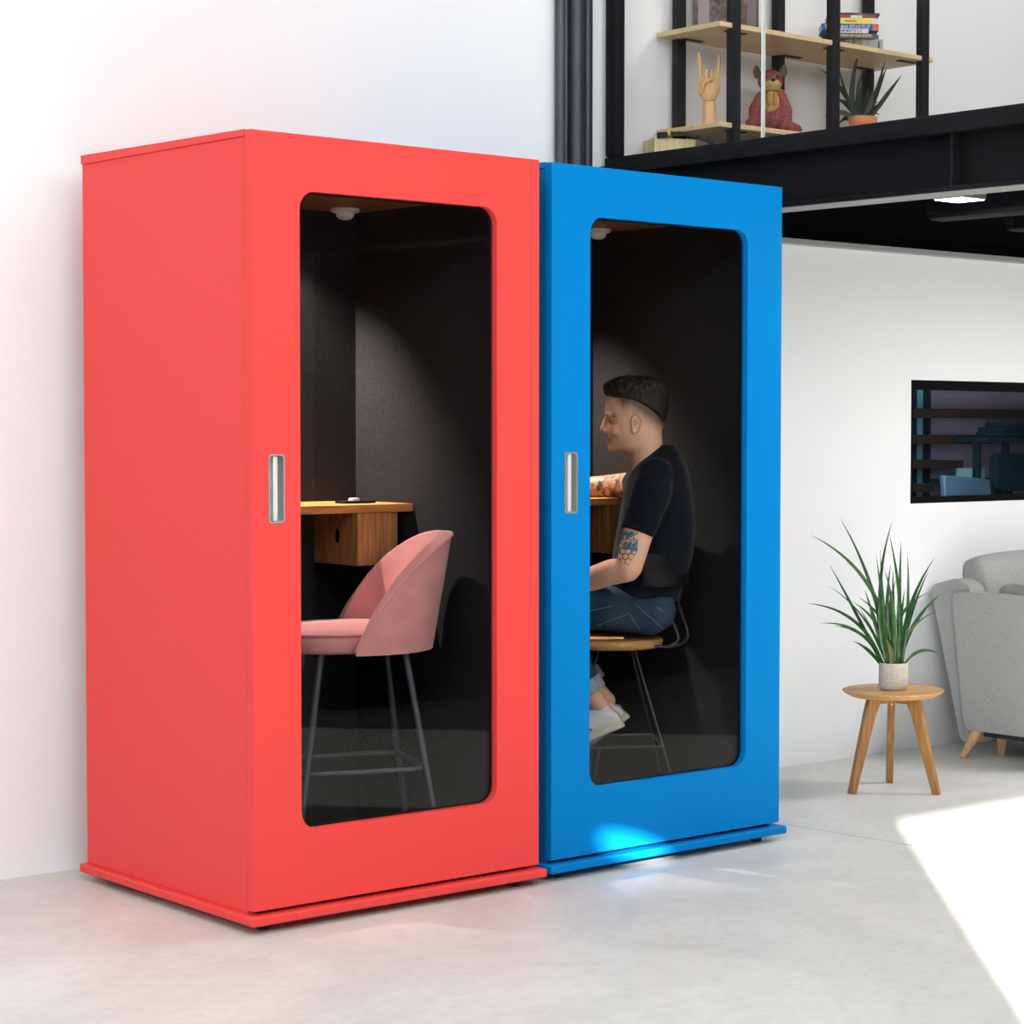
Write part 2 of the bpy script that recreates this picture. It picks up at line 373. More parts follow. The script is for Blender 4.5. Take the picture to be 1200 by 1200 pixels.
# ------------------------------------------------------------------ phone booths
M_glow = emit('lamp_glow', (1, .86, .74), 6)
def booth(label, M, mcol, lampxy, aim, cone, watts):
    W, H, ZB, D, LZ, LT = .9838, 2.2, .0634, .9902, 2.185, 2.2035
    t = bpy.data.objects.new('phone_booth', None); COL.objects.link(t); t.matrix_basis = M; tag(t, label, 'phone booth')
    def o(name, g, m, par=t, **k): return obj(name, g.xf(M), m, par, **k)
    sx = .0049
    g = G(); g.box(sx, sx + .018, .040, D, .0516, LZ); o('side_panel', g, mcol, bevel=.0015)
    g = G(); g.box(W - sx - .018, W - sx, .040, D, .0516, LZ); o('side_panel', g, mcol, bevel=.0015)
    g = G(); g.box(sx + .018, W - sx - .018, D - .018, D, .0516, LZ); o('back_panel', g, mcol)
    g = G(); g.hexa([(0, .037, LZ), (W, .037, LZ), (W, D, LZ), (0, D, LZ), (0, .037, LT), (W, .037, LT), (W, D, LT + .009), (0, D, LT + .009)]); o('roof_panel', g, mcol, bevel=.0015)
    g = G(); g.box(-.0172, W + .0172, -.0233, D + .01, .025, .0516); o('plinth', g, mcol, bevel=.006, seg=3)
    for x in (.06, W - .06):
        for y in (.05, D - .06):
            g = G(); g.lathe([(.016, 0), (.02, .003), (.02, .012), (.012, .014), (.012, .025)], (x, y, 0), 20); o('foot', g, M_rubber)
    # door with a rounded window and a recessed pull
    hx0, hx1, hz0, hz1 = .050, .101, 1.130, 1.320
    g = G(); g.plate([(0, ZB), (W, ZB), (W, H), (0, H)], [rrect(.1523, .8264, .2718, 2.0462, .05, 10), rrect(hx0 + .003, hx1 - .003, hz0 + .003, hz1 - .003, .009)], lambda x, z: (x, 0, z), Vector((0, .031, 0)))
    d = o('door', g, mcol)
    g = G(); g.plate(rrect(.1523 + .0005, .8264 - .0005, .2723, 2.0457, .0495, 10), [], lambda x, z: (x, .019, z), Vector((0, .008, 0))); o('window_pane', g, M_glass, d, smooth=False)
    g = G(); g.plate(rrect(.1523, .8264, .2718, 2.0462, .05, 10), [rrect(.1523 + .006, .8264 - .006, .2718 + .006, 2.0462 - .006, .044, 10)], lambda x, z: (x, .027, z), Vector((0, .004, 0))); o('window_gasket', g, M_black, d)
    # handle: rim + pan + inner ridge as one pressed plate
    g = G()
    a = rrect(hx0, hx1, hz0, hz1, .011, 6); b = rrect(hx0 + .0045, hx1 - .0045, hz0 + .0045, hz1 - .0045, .008, 6)
    rings = [[(x, -.0002, z) for x, z in a], [(x, -.003, z) for x, z in a], [(x, -.003, z) for x, z in b], [(x, .024, z) for x, z in b]]
    g.loft(rings, cap=False); g.bm.faces.new([g.bm.verts.new((x, .024, z)) for x, z in b][::-1])
    bmesh.ops.remove_doubles(g.bm, verts=g.bm.verts[:], dist=1e-5)
    o('handle', g, M_steel, d, label='brushed metal recessed door pull')
    g = G(); g.box(hx0 + .020, hx0 + .033, .006, .0245, hz0 + .006, hz1 - .006); o('handle_ridge', g, M_ridge, d, bevel=.001)
    # inside
    i0, i1, yb = .045, .939, .93
    U = [(sx + .018, .034), (i0, .034), (i0, yb), (i1, yb), (i1, .034), (W - sx - .018, .034), (W - sx - .018, D - .018), (sx + .018, D - .018)]
    g = G(); g.loft([[(x, y, .0516) for x, y in U], [(x, y, LZ) for x, y in U]], cap=False)
    for z in (.0516, LZ):
        for q in ((0, 1, 2, 7), (2, 3, 6, 7), (3, 4, 5, 6)): g.bm.faces.new([g.bm.verts.new((*U[k], z)) for k in q])
    bmesh.ops.remove_doubles(g.bm, verts=g.bm.verts[:], dist=1e-5); o('acoustic_lining', g, M_felt, smooth=False)
    g = G(); g.box(i0, i1, .036, yb, 2.097, LZ); o('ceiling_board', g, M_oakdk, smooth=False)
    g = G(); g.box(i0, i1, .036, yb, .0516, .075); o('carpet', g, M_carpet, smooth=False)
    g = G(); g.box(i0, i1, .597, yb, 1.1225, 1.148); dk = o('desk', g, M_oak, bevel=.002)
    g = G(); g.box(.733, .884, .606, .86, .954, 1.1225); o('storage_box', g, M_oakz, dk, bevel=.002)
    g = G(); g.plate([(.72 + .011 * math.cos(q), 1.045 + .022 * math.sin(q)) for q in [2 * PI * i / 14 for i in range(14)]], [], lambda y, z: (.7315, y, z), Vector((.004, 0, 0))); o('finger_hole', g, M_black, dk)
    g = G(); g.box(.745, .865, .70, .755, 1.148, 1.156); o('socket_strip', g, M_black, dk, bevel=.002)
    g = G(); g.lathe([(.018, 1.156), (.018, 1.163), (.012, 1.165)], (.80, .728, 0), 18); o('socket_cap', g, M_wlamp, dk)
    lx, ly = lampxy
    g = G(); g.lathe([(.046, 2.097), (.047, 2.088), (.040, 2.084), (.030, 2.082), (.027, 2.070), (.016, 2.062), (.004, 2.060)], (lx, ly, 0), 28); o('ceiling_sensor', g, M_wlamp, label='small white domed ceiling sensor')
    lx, ly = .46, .90
    g = G(); g.lathe([(.040, 2.097), (.040, 2.092), (.034, 2.0905)], (lx, ly, 0), 28); lp = o('ceiling_lamp', g, M_steel)
    g = G(); g.lathe([(.033, 2.091), (.033, 2.0895), (.02, 2.089)], (lx, ly, 0), 24); o('lamp_lens', g, M_glow, lp)
    L = bpy.data.lights.new('booth_spot', 'SPOT'); L.energy = watts; L.color = (1, .89, .81); L.spot_size = math.radians(cone); L.spot_blend = .85; L.shadow_soft_size = .012
    lo = bpy.data.objects.new('booth_spot', L); COL.objects.link(lo); lo.location = M @ Vector((lx, ly, 2.08)); lo.rotation_euler = (M.to_3x3() @ Vector(aim)).to_track_quat('-Z', 'Y').to_euler()
    return t
M_R = Matrix.Identity(4)
M_B = Matrix.Translation((1.0451, .0168, 0)) @ Matrix.Rotation(.0108, 4, 'Z')
booth('tall red booth with empty pink bar stool inside', M_R, M_red, (.822, .81), (.25, .10, -1), 92, 225)
booth('tall blue booth with a seated man inside', M_B, M_blue, (.835, .78), (.15, .045, -1), 92, 185)

# ------------------------------------------------------------------ pink bar stool
SC = Vector((.57, .40, 0)); FD = Vector((-.91, .415, 0)).normalized(); SD = Vector((-FD.y, FD.x, 0))  # SD: towards the far side
if SD.dot(F_) < 0: SD = -SD
def sp(a, b, z): return SC + FD * a + SD * b + UP * z
t = thing('bar_stool', SC + UP * .075, 'pink velvet bar stool with wraparound back inside red booth', 'stool')
ZF, ZB, ZT = .075, .722, 1.068
def shell(phi, h, inner):
    R = .25 + .058 * (h - ZB) / (ZT - ZB) - (.045 if inner else 0)
    d = -FD * math.cos(phi) * R - SD * math.sin(phi) * R * 1.0
    return SC + d + UP * h
pm = math.radians(94); N = 40
def ztop(phi): return ZB + .012 + (ZT - ZB - .012) * (1 - abs(phi / pm) ** 2.7)
g = G(); rings = []
for i in range(N + 1):
    ph = -pm + 2 * pm * i / N; zt = ztop(ph); K = 10
    o_ = [shell(ph, ZB + (zt - ZB) * k / K, False) for k in range(K + 1)]
    top = [(shell(ph, zt, False) * .5 + shell(ph, zt, True) * .5) + UP * .009]
    i_ = [shell(ph, ZB + (zt - ZB) * k / K, True) for k in range(K, -1, -1)]
    rings.append(o_ + top + i_)
g.loft(rings); obj('backrest', g, M_pink, t, bevel=0, ang=50)
g = G(); g.tube([shell(-pm + 2 * pm * i / N, ztop(-pm + 2 * pm * i / N), False) + UP * .002 for i in range(N + 1)], .0055, 10); obj('piping', g, M_pink, t)
def sq(a, b, r, z, n=40, e=2.6):
    out = []
    for i in range(n):
        q = 2 * PI * i / n; c, s = math.cos(q), math.sin(q); k = (abs(c) ** e + abs(s) ** e) ** (-1 / e)
        out.append(sp(a + r * k * c * 1.0, b + r * k * s, z))
    return out
g = G(); g.loft([sq(.03, 0, .150, .722), sq(.03, 0, .196, .724), sq(.03, 0, .206, .735), sq(.03, 0, .208, .765), sq(.03, 0, .203, .782), sq(.03, 0, .180, .794), sq(.03, 0, .12, .801), sq(.03, 0, .05, .803)])
se = obj('seat', g, M_pink, t, ang=60)
g = G(); g.tube(sq(.03, 0, .2085, .781), .0045, 8, closed=True); obj('seat_piping', g, M_pink, se)
FL = Vector((-.937, .350, 0)).normalized(); SL = Vector((-FL.y, FL.x, 0)); SL = SL if SL.dot(F_) > 0 else -SL
def lp_(a, b, z): return SC + R_ * .012 + FL * a + SL * b + UP * z
hz = lambda z: .125 + (.18 - .125) * (.735 - z) / (.735 - .37)
for a, b in ((1, 1), (1, -1), (-1, 1), (-1, -1)):
    g = G(); g.tube([lp_(a * hz(.728), b * hz(.728), .728), lp_(a * hz(ZF), b * hz(ZF), ZF)], [.0105, .008], 12); obj('leg', g, M_dkmetal, t)
h = hz(.37); c4 = [lp_(h, h, .37), lp_(-h, h, .37), lp_(-h, -h, .37), lp_(h, -h, .37)]
g = G(); P = []
for i in range(4):
    p, q0, q1 = c4[i], c4[i - 1], c4[(i + 1) % 4]
    P += bez(p + (q0 - p) * .16, p, p + (q1 - p) * .16, 6)
g.tube(P, .0075, 10, closed=True); obj('footrest', g, M_dkmetal, t)
g = G(); g.box(-.13, .13, -.13, .13, .712, .722); g.xf(Matrix.Translation((SC.x, SC.y, 0)) @ Matrix.Rotation(math.atan2(FD.y, FD.x), 4, 'Z')); obj('seat_plate', g, M_blk, t)

# ------------------------------------------------------------------ wooden stool under the man
PC = Vector((1.619, .405, 0)); MC = PC
def pp(u, v, fo): return at(u, v, fo, PC)
t = thing('wooden_stool', PC + UP * .075, 'round wooden seat stool with black rod frame under seated man', 'stool')
ZS = .688
g = G(); g.lathe([(.150, ZS - .031), (.158, ZS - .026), (.163, ZS - .014), (.163, ZS - .008), (.160, ZS - .002), (.154, ZS)], PC, 48); obj('seat', g, M_seatw, t, ang=60)
ca, sa = math.cos(math.radians(10)), math.sin(math.radians(10))
def st(a, b, z): # a along R_, b along F_, turned 10 degrees
    return PC + R_ * (a * ca - b * sa) + F_ * (a * sa + b * ca) + UP * z
hs = lambda z: .059 + (.158 - .059) * (.657 - z) / (.657 - .29)
for a, b in ((1, 1), (1, -1), (-1, 1), (-1, -1)):
    g = G(); g.tube([st(a * hs(.657), b * hs(.657), .657), st(a * hs(.078), b * hs(.078), .078)], .0042, 10); lg = obj('leg', g, M_blkrod, t)
    g = G(); g.lathe([(.008, .075), (.008, .09)], st(a * hs(.075), b * hs(.075), 0), 12); obj('leg_cap', g, M_rubber, lg)
h = hs(.335); c4 = [st(h, h, .335), st(-h, h, .335), st(-h, -h, .335), st(h, -h, .335)]
g = G(); g.tube(c4, .0042, 10, closed=True); obj('footrest', g, M_blkrod, t)
q0 = st(h, -h, .337); q1 = pp(703, 876, -.165); q2 = pp(686, 925, -.165); q2.z = .076
q2 = q1 + (q2 - q1) * ((q1.z - .078) / (q1.z - q2.z))
g = G(); g.tube([q0] + bez(q1 + (q0 - q1) * .1, q1, q1 + (q2 - q1) * .08, 5) + [q2], .0042, 10); obj('foot_bar', g, M_blkrod, t)
for fo, P in ((-.075, [(745, 754), (770, 757.5), (785, 757.5), (794, 750), (793.5, 742), (783, 716), (782, 707), (784, 700), (792.5, 655)]), (.045, [(745, 754), (775, 757), (795, 756), (805, 748), (805, 737), (796.5, 712), (795, 705), (797, 697), (805, 653)])):
    g = G(); g.tube(crom([pp(u, v, fo) for u, v in P], 5), .0052, 10); obj('back_rod', g, M_blkrod, t)
g = G(); rings = []
for i in range(25):
    ph = -PI / 2 + PI * i / 24; r = []
    for k, (dz, th) in enumerate(((-.058, 0), (-.05, .006), (.045, .006), (.054, 0), (.045, -.006), (-.05, -.006))):
        cc = .138 + th
        r.append(pp(757, 664, 0) + R_ * (cc * math.cos(ph) - .012 * (dz > 0) * 0 + .02 * dz) + F_ * ((.185 + th) * math.sin(ph)) + UP * (dz + .0))
    rings.append(r)
g.loft(rings); obj('backrest', g, M_black, t, ang=50)

# ------------------------------------------------------------------ seated man
def uv(p):     # sideways / height of a point, in the units the outline was measured in
    d = (p - PC); q = PC + R_ * d.dot(R_) + UP * p.z
    w = q - CAM; z = w.dot(CF)
    return CX + FPX * w.dot(CR) / z, CY - FPX * w.dot(CU) / z
def slices(g, rows, e=2.2, n=28, fo=0, egg=0):
    rings = []
    for v, a, b, w in rows:
        A, B = pp(a, v, fo), pp(b, v, fo); c = (A + B) / 2; h = (B - A).length / 2; r = []
        for i in range(n):
            q = 2 * PI * i / n; cx, sx_ = math.cos(q), math.sin(q); k = (abs(cx) ** e + abs(sx_) ** e) ** (-1 / e)
            ww = w * (1 - egg * max(0, -cx) ** 2)
            r.append(c + R_ * (h * k * cx) + F_ * (ww * k * sx_))
        rings.append(r)
    g.loft(rings)
g = G()
head = [(446, 735, 758, .02), (448.5, 724, 770, .045), (455, 715, 778, .060), (462, 711.5, 781, .069), (470, 710, 782, .074), (479, 709, 781.5, .0765), (485, 708.6, 780.5, .0765), (489, 710.2, 780, .0755),
        (494, 711.3, 778.5, .074), (500, 711.3, 777.5, .0725), (506, 711.3, 776, .071), (510, 712.2, 775.2, .069), (514, 713, 774.5, .066), (519, 713.6, 774, .062), (524, 714.6, 773, .057), (527.5, 717.5, 772, .050), (530.5, 724, 770, .040)]
slices(g, head, 2.25, 32, egg=.26)
slices(g, [(505, 742, 776, .05), (515, 741, 776.5, .054), (525, 739, 778, .056), (534, 738.5, 781, .058), (543, 740, 786, .064), (553, 741, 794, .085), (562, 740, 800, .12)], 2.0)
slices(g, [(555, 744, 800, .11), (565, 740, 803, .15), (580, 735, 805, .155), (600, 732, 807, .15), (640, 727, 806, .145), (680, 724, 792, .14), (712, 738, 778, .12)], 2.2)
# nose, lips, chin, brow, cheek
g.blob([pp(711.5, 489, 0), pp(708.3, 496.5, 0), pp(706.3, 502, 0)], [.0085, .0095, .0105], 12)
g.ell(pp(706.0, 503.2, 0), .0085, .0095, .0085, n=8)
for s in (-1, 1): g.ell(pp(709.6, 505.2, s * .0125), .010, .0075, .0072, n=8)
g.ell(pp(712.8, 513.2, 0), .0085, .021, .0055, n=8); g.ell(pp(713.9, 517.6, 0), .0085, .019, .006, n=8)
g.ell(pp(718.5, 525, 0), .017, .024, .014, n=8)
for s in (-1, 1):
    g.ell(pp(714, 486.6, s * .032), .013, .026, .0075, n=8)
    g.ell(pp(722, 503, s * .046), .022, .018, .022, n=8)
    # ear: rim + lobe
    E = [(741.5, 501), (740.8, 494), (743, 488.8), (747, 487.4), (751.2, 489.5), (752.6, 494.5), (750.6, 500.5), (746.8, 505.2), (743.2, 507.6), (741.2, 505)]
    P = crom([pp(u, v, s * (.0815 + .008 * (u > 747))) for u, v in E], 4)
    g.tube(P, .0052, 8, closed=True)
    g.ell(pp(746.3, 497, s * .0735), .014, .006, .024, n=8)
    g.blob([pp(742.3, 499, s * .079), pp(743.2, 504.5, s * .08)], [.004, .006], 8)
# arms
g.blob([pp(766, 566, -.165), pp(756, 595, -.205), pp(746, 630, -.225), pp(737, 664, -.232)], [.056, .054, .050, .045], 18)
g.blob([pp(736, 667, -.232), pp(716, 670.5, -.195), pp(692, 679, -.145), pp(664, 689, -.08)], [.042, .043, .040, .030], 18)
g.blob([pp(755, 563, .165), pp(742, 570, .25), pp(731, 568.5, .31)], [.054, .050, .044], 18)
g.blob([pp(731, 568, .31), pp(712, 570.5, .345), pp(692, 571.5, .355), pp(664, 575, .35)], [.042, .042, .039, .029], 18)
def hand(w, d, side, nrm, curl):
    d = d.normalized(); nrm = nrm.normalized(); side = side.normalized()
    for q in (-.027, -.009, .009, .027): g.blob([w + side * q * .6, w + d * .045 + side * q, w + d * .088 + side * q * 1.05], [.015, .0135, .011], 10)
    for q, L in ((-.031, .078), (-.0105, .088), (.0105, .083), (.031, .064)):
        a = w + d * .088 + side * q; b = a + d * L * .45 - nrm * L * .12 * curl; c = b + d * L * .3 - nrm * L * .28 * curl; e = c + d * L * .14 - nrm * L * .22 * curl
        g.blob([a - d * .03, a, b, c, e], [.0105, .0098, .009, .0082, .0068], 10)
    a = w + d * .02 - side * .025; g.blob([w + d * .005, a, a + d * .035 - side * .028, a + d * .066 - side * .03 - nrm * .006], [.014, .014, .011, .0085], 10)
hand(pp(660, 690.5, -.073), -R_ + F_ * .35 - UP * .1, F_ + R_ * .35, UP, 1.0)
hand(pp(660, 575.5, .35), -R_ + F_ * .05 - UP * .06, -F_, UP, .8)
# legs inside the jeans, ankles bare
for s, A in ((-1, [(764, 716), (735, 713), (690, 711), (637, 707)]), (1, [(764, 714), (735, 710), (690, 706), (637, 702)])):
    g.blob([pp(u, v, s * (.085 + .035 * i / 3)) for i, (u, v) in enumerate(A)], [.075, .068, .062, .052], 16)
g.blob([pp(635, 708, -.12), pp(660, 757, -.11), pp(692, 812, -.10), pp(708, 833, -.098)], [.048, .044, .034, .030], 14)
g.blob([pp(635, 703, .12), pp(666, 757, .105), pp(693, 801, .08), pp(712, 821, .075)], [.048, .044, .031, .028], 14)
me = remesh(g, .0042, 5)
col = me.color_attributes.new('Col', 'FLOAT_COLOR', 'POINT'); ta = me.color_attributes.new('Tat', 'FLOAT_COLOR', 'POINT')
SK = Vector(srgb(232, 180, 148)); STB = Vector(srgb(52, 42, 35)); ROSE = Vector(srgb(206, 120, 100)); LIP = Vector(srgb(176, 96, 84)); BRW = Vector(srgb(96, 66, 44))
def cl(x): return max(0, min(1, x))
HEX = [(725, 618), (752, 618), (752, 640), (742, 656), (718, 648), (719, 634)]
def inpoly(x, y, P):
    c = False
    for i in range(len(P)):
        (x0, y0), (x1, y1) = P[i - 1], P[i]
        if (y0 > y) != (y1 > y) and x < (x1 - x0) * (y - y0) / (y1 - y0) + x0: c = not c
    return c
for i, vtx in enumerate(me.vertices):
    p = vtx.co; u, v = uv(p); fo = (p - PC).dot(F_); c = SK.copy(); tt = [0, 0, 0, 1]
    if v < 534 and abs(fo) < .1:
        ln = 466 if u < 715 else 466 + (u - 715) * 1.45 if u < 731 else 489.5 if u < 741 else 489.5 + (u - 741) * .72
        ear = (740 < u < 753.5 and 486.5 < v < 509 and abs(fo) > .0775)
        if ear and 742.5 < u < 749 and 491 < v < 500: c = c.lerp(LIP, .6 * cl(1.5 - ((u - 746) ** 2 / 9 + (v - 495.5) ** 2 / 18)))
        if not ear: c = c.lerp(STB, .86 * cl((ln - v) / 19) ** 1.2)
        c = c.lerp(ROSE, .55 * cl(1 - ((u - 723) ** 2 + ((v - 501) * 1.1) ** 2) ** .5 / 13))
        c = c.lerp(ROSE, .6 * cl(1 - ((u - 706) ** 2 + (v - 504) ** 2) ** .5 / 6))
        if u < 718.5 and 511.5 < v < 519.5 and abs(fo) < .027: c = c.lerp(LIP, .45)
        if 709 < u < 722 and 484.2 < v < 487.6 + (u - 712) * .1 and .012 < abs(fo) < .06: c = c.lerp(BRW, .7)
        c = c.lerp(STB, .16 * cl((v - 508) / 8) * cl((742 - u) / 8))
    if fo < -.19 and inpoly(u, v, HEX):
        tt[0] = 1; tt[1] = cl((645 - v) / 4) * cl((u - 727) / 3)
    if fo > .20 and v > 555 and u < 748: tt[2] = 1
    col.data[i].color = (*c, 1); ta.data[i].color = tt
def skin_mat():
    m, nt, b = base_mat('skin'); b.inputs['Roughness'].default_value = .5; b.inputs['Specular IOR Level'].default_value = .35
    b.inputs['Subsurface Weight'].default_value = .12; b.inputs['Subsurface Radius'].default_value = (.012, .004, .002); b.inputs['Subsurface Scale'].default_value = .5
    L = nt.links.new
    ca_ = nn(nt, 'ShaderNodeVertexColor', layer_name='Col'); tv = nn(nt, 'ShaderNodeVertexColor', layer_name='Tat')
    sp_ = nn(nt, 'ShaderNodeSeparateColor'); L(tv.outputs[0], sp_.inputs[0])
    ge = nn(nt, 'ShaderNodeTexCoord')
    dt = nn(nt, 'ShaderNodeVectorMath', operation='DOT_PRODUCT'); L(ge.outputs['Object'], dt.inputs[0]); dt.inputs[1].default_value = R_
    sz = nn(nt, 'ShaderNodeSeparateXYZ'); L(ge.outputs['Object'], sz.inputs[0])
    cb = nn(nt, 'ShaderNodeCombineXYZ'); L(dt.outputs['Value'], cb.inputs[0]); L(sz.outputs['Z'], cb.inputs[1])
    sc = nn(nt, 'ShaderNodeVectorMath', operation='SCALE'); L(cb.outputs[0], sc.inputs[0]); sc.inputs['Scale'].default_value = 1 / .0185
    def wrap(vec):
        w = nn(nt, 'ShaderNodeVectorMath', operation='WRAP'); L(vec, w.inputs[0]); w.inputs[1].default_value = (.5, .8660254, 1); w.inputs[2].default_value = (-.5, -.8660254, -1)
        return w.outputs[0]
    a_ = wrap(sc.outputs[0])
    sb = nn(nt, 'ShaderNodeVectorMath', operation='ADD'); L(sc.outputs[0], sb.inputs[0]); sb.inputs[1].default_value = (.5, .8660254, 0)
    b_ = wrap(sb.outputs[0])
    def hexd(vec):
        ab = nn(nt, 'ShaderNodeVectorMath', operation='ABSOLUTE'); L(vec, ab.inputs[0])
        s2 = nn(nt, 'ShaderNodeSeparateXYZ'); L(ab.outputs[0], s2.inputs[0])
        d2 = nn(nt, 'ShaderNodeVectorMath', operation='DOT_PRODUCT'); L(ab.outputs[0], d2.inputs[0]); d2.inputs[1].default_value = (.5, .8660254, 0)
        mxx = nn(nt, 'ShaderNodeMath', operation='MAXIMUM'); L(s2.outputs[0], mxx.inputs[0]); L(d2.outputs['Value'], mxx.inputs[1])
        return mxx.outputs[0]
    mn = nn(nt, 'ShaderNodeMath', operation='MINIMUM'); L(hexd(a_), mn.inputs[0]); L(hexd(b_), mn.inputs[1])
    gt = nn(nt, 'ShaderNodeMath', operation='GREATER_THAN'); L(mn.outputs[0], gt.inputs[0]); gt.inputs[1].default_value = .43
    m1 = nn(nt, 'ShaderNodeMath', operation='MULTIPLY'); L(gt.outputs[0], m1.inputs[0]); L(sp_.outputs[0], m1.inputs[1])
    vo = nn(nt, 'ShaderNodeTexNoise'); vo.inputs['Scale'].default_value = 45; L(ge.outputs['Object'], vo.inputs['Vector'])
    vg = nn(nt, 'ShaderNodeMath', operation='GREATER_THAN'); L(vo.outputs['Fac'], vg.inputs[0]); vg.inputs[1].default_value = .47
    m2 = nn(nt, 'ShaderNodeMath', operation='MULTIPLY'); L(vg.outputs[0], m2.inputs[0]); L(sp_.outputs[1], m2.inputs[1])
    # colourful sleeve
    n3 = nn(nt, 'ShaderNodeTexNoise'); n3.inputs['Scale'].default_value = 27; n3.inputs['Detail'].default_value = 4; n3.inputs['Distortion'].default_value = 1.2; L(ge.outputs['Object'], n3.inputs['Vector'])
    rp = nn(nt, 'ShaderNodeValToRGB'); e = rp.color_ramp.elements; e[0].position = .36; e[0].color = (*srgb(54, 38, 34), 1); e[1].position = .72; e[1].color = (*srgb(222, 166, 112), 1)
    for ps, cc in ((.42, srgb(74, 98, 106)), (.48, srgb(168, 104, 56)), (.54, srgb(206, 152, 114)), (.62, srgb(112, 108, 100))):
        q = e.new(ps); q.color = (*cc, 1)
    L(n3.outputs['Fac'], rp.inputs['Fac'])
    m3 = nn(nt, 'ShaderNodeMath', operation='MULTIPLY'); L(sp_.outputs[2], m3.inputs[0]); m3.inputs[1].default_value = 1.0
    def mix(fac, A, Bc=None, Bl=None):
        x = nn(nt, 'ShaderNodeMix', data_type='RGBA'); L(fac, x.inputs[0]); L(A, x.inputs[6])
        if Bl: L(Bl, x.inputs[7])
        else: x.inputs[7].default_value = (*Bc, 1)
        return x.outputs[2]
    c = mix(m3.outputs[0], ca_.outputs[0], Bl=rp.outputs['Color'])
    c = mix(m2.outputs[0], c, Bc=srgb(84, 128, 144)); c = mix(m1.outputs[0], c, Bc=srgb(52, 46, 48))
    L(c, b.inputs['Base Color'])
    return m
man = obj_me('person', me, skin_mat(), ang=180)
tag(man, 'seated person in navy t-shirt, jeans and white sneakers inside blue booth', 'person')
# eyes (lowered lids with lashes)
for s in (-1, 1):
    g = G(); g.ell(pp(714.8, 494.2, s * .030), .0035, .009, .0035, n=8); obj('eye', g, M_black, man)
# hair
g = G(); slices(g, [(442.8, 738, 756, .018), (444.5, 726, 764, .04), (447.5, 716, 771, .058), (452, 710, 777, .068), (457, 707, 780.5, .0745), (462, 708.5, 782.5, .078), (466, 714, 783.5, .0795), (470, 728, 783.8, .080), (475, 742, 783.6, .0795), (480, 756, 783, .077), (485, 766, 782.2, .071), (490, 773, 781, .058), (494, 777, 779.5, .042)], 2.2, 30, egg=.1)
hm = remesh(g, .0045, 3)
for vtx in hm.vertices:
    p = vtx.co; u, v = uv(p); k = .011 * cl((464 - v) / 12) + .002
    vtx.co += (noise.noise_vector(Vector((p.dot(R_) * 120, p.dot(F_) * 120, p.z * 60))) + Vector((0, 0, .3))) * k
obj_me('hair', hm, M_hair, man, ang=180)
# t-shirt
g = G()
slices(g, [(521, 775, 789, .035), (527, 765, 795, .062), (534, 757, 799, .09), (541, 749, 803, .125), (550, 742, 806.5, .160), (561, 735.5, 809, .182), (575, 731, 811.5, .188), (592, 728, 813.5, .184), (612, 724.5, 814.5, .178), (632, 721, 814.5, .174), (652, 717.5, 812, .170), (672, 715.5, 806, .168), (690, 714, 799, .164), (704, 716, 794, .158)], 2.25, 32)
g.blob([pp(768, 558, -.13), pp(764, 575, -.185), pp(755, 600, -.212)], [.064, .066, .062], 18)
g.tube([pp(758, 590, -.205), pp(753, 606, -.218), pp(746.5, 624, -.227)], [.062, .061, .058], 20)
g.blob([pp(762, 556, .13), pp(754, 566, .19)], [.062, .062], 18)
g.tube([pp(756, 564, .17), pp(746, 569, .24)], [.062, .058], 18)
tm = remesh(g, .006, 5); obj_me('t_shirt', tm, M_navy, man, ang=180)
# jeans
g = G()
slices(g, [(690, 722, 792, .150), (700, 722, 790, .158), (712, 730, 788.5, .165), (724, 738, 787, .163), (734, 742, 782, .15), (740, 748, 774, .12)], 2.4, 30)
g.blob([pp(764, 714.5, -.088), pp(735, 714, -.10), pp(690, 713, -.118), pp(634, 709, -.125)], [.082, .077, .071, .062], 18)
g.blob([pp(764, 711, .088), pp(735, 707, .10), pp(690, 704, .115), pp(634, 703, .125)], [.082, .077, .071, .062], 18)
g.tube([pp(636, 708, -.125), pp(650, 738, -.118), pp(668, 768, -.11), pp(687, 800, -.104)], [.062, .060, .054, .050], 18)
g.tube([pp(636, 703, .125), pp(652, 733, .118), pp(671, 762, .10), pp(687.5, 789, .085)], [.062, .060, .054, .047], 18)
jm = remesh(g, .006, 5); jo = obj_me('jeans', jm, M_denim, man, ang=180)
for (a, b, fo0, fo1, r) in (((685.5, 797.5), (693.5, 811), -.1045, -.102, .053), ((686, 787), (695, 800.5), .085, .080, .049)):
    g = G(); A, B = pp(*a, fo0), pp(*b, fo1); d = (B - A)
    g.tube([A, A + d * .1, A + d * .9, B], [r * .96, r, r, r * .96], 24); obj('cuff', g, M_cuff, jo, label='turned-up pale denim cuff')
def on_surface(me_, u, v, side):   # outline stitch lying on the cloth
    o = pp(u, v, -.6); d = (o - CAM).normalized(); best = None
    return o, d
from mathutils.bvhtree import BVHTree
bv = BVHTree.FromPolygons([v.co for v in jm.vertices], [list(p.vertices) for p in jm.polygons])
def stitch(P):
    Q = []
    for u, v in P:
        A = pp(u, v, -.5); B = pp(u, v, .5); h_ = bv.ray_cast(A, (B - A).normalized())
        if h_[0]: Q.append(h_[0] + h_[1] * .0006)
    if len(Q) > 2:
        g = G(); g.tube(Q, .0010, 6); obj('stitching', g, M_stitch, jo)
def ln(p, q, n): return [(p[0] + (q[0] - p[0]) * i / n, p[1] + (q[1] - p[1]) * i / n) for i in range(n + 1)]
stitch(ln((692, 716), (718, 710), 12)); stitch(ln((700, 733), (737, 719), 14)); stitch(ln((746, 709), (777, 737), 18)); stitch(ln((738, 720), (750, 738), 10)); stitch(ln((769, 711), (779, 717), 6))
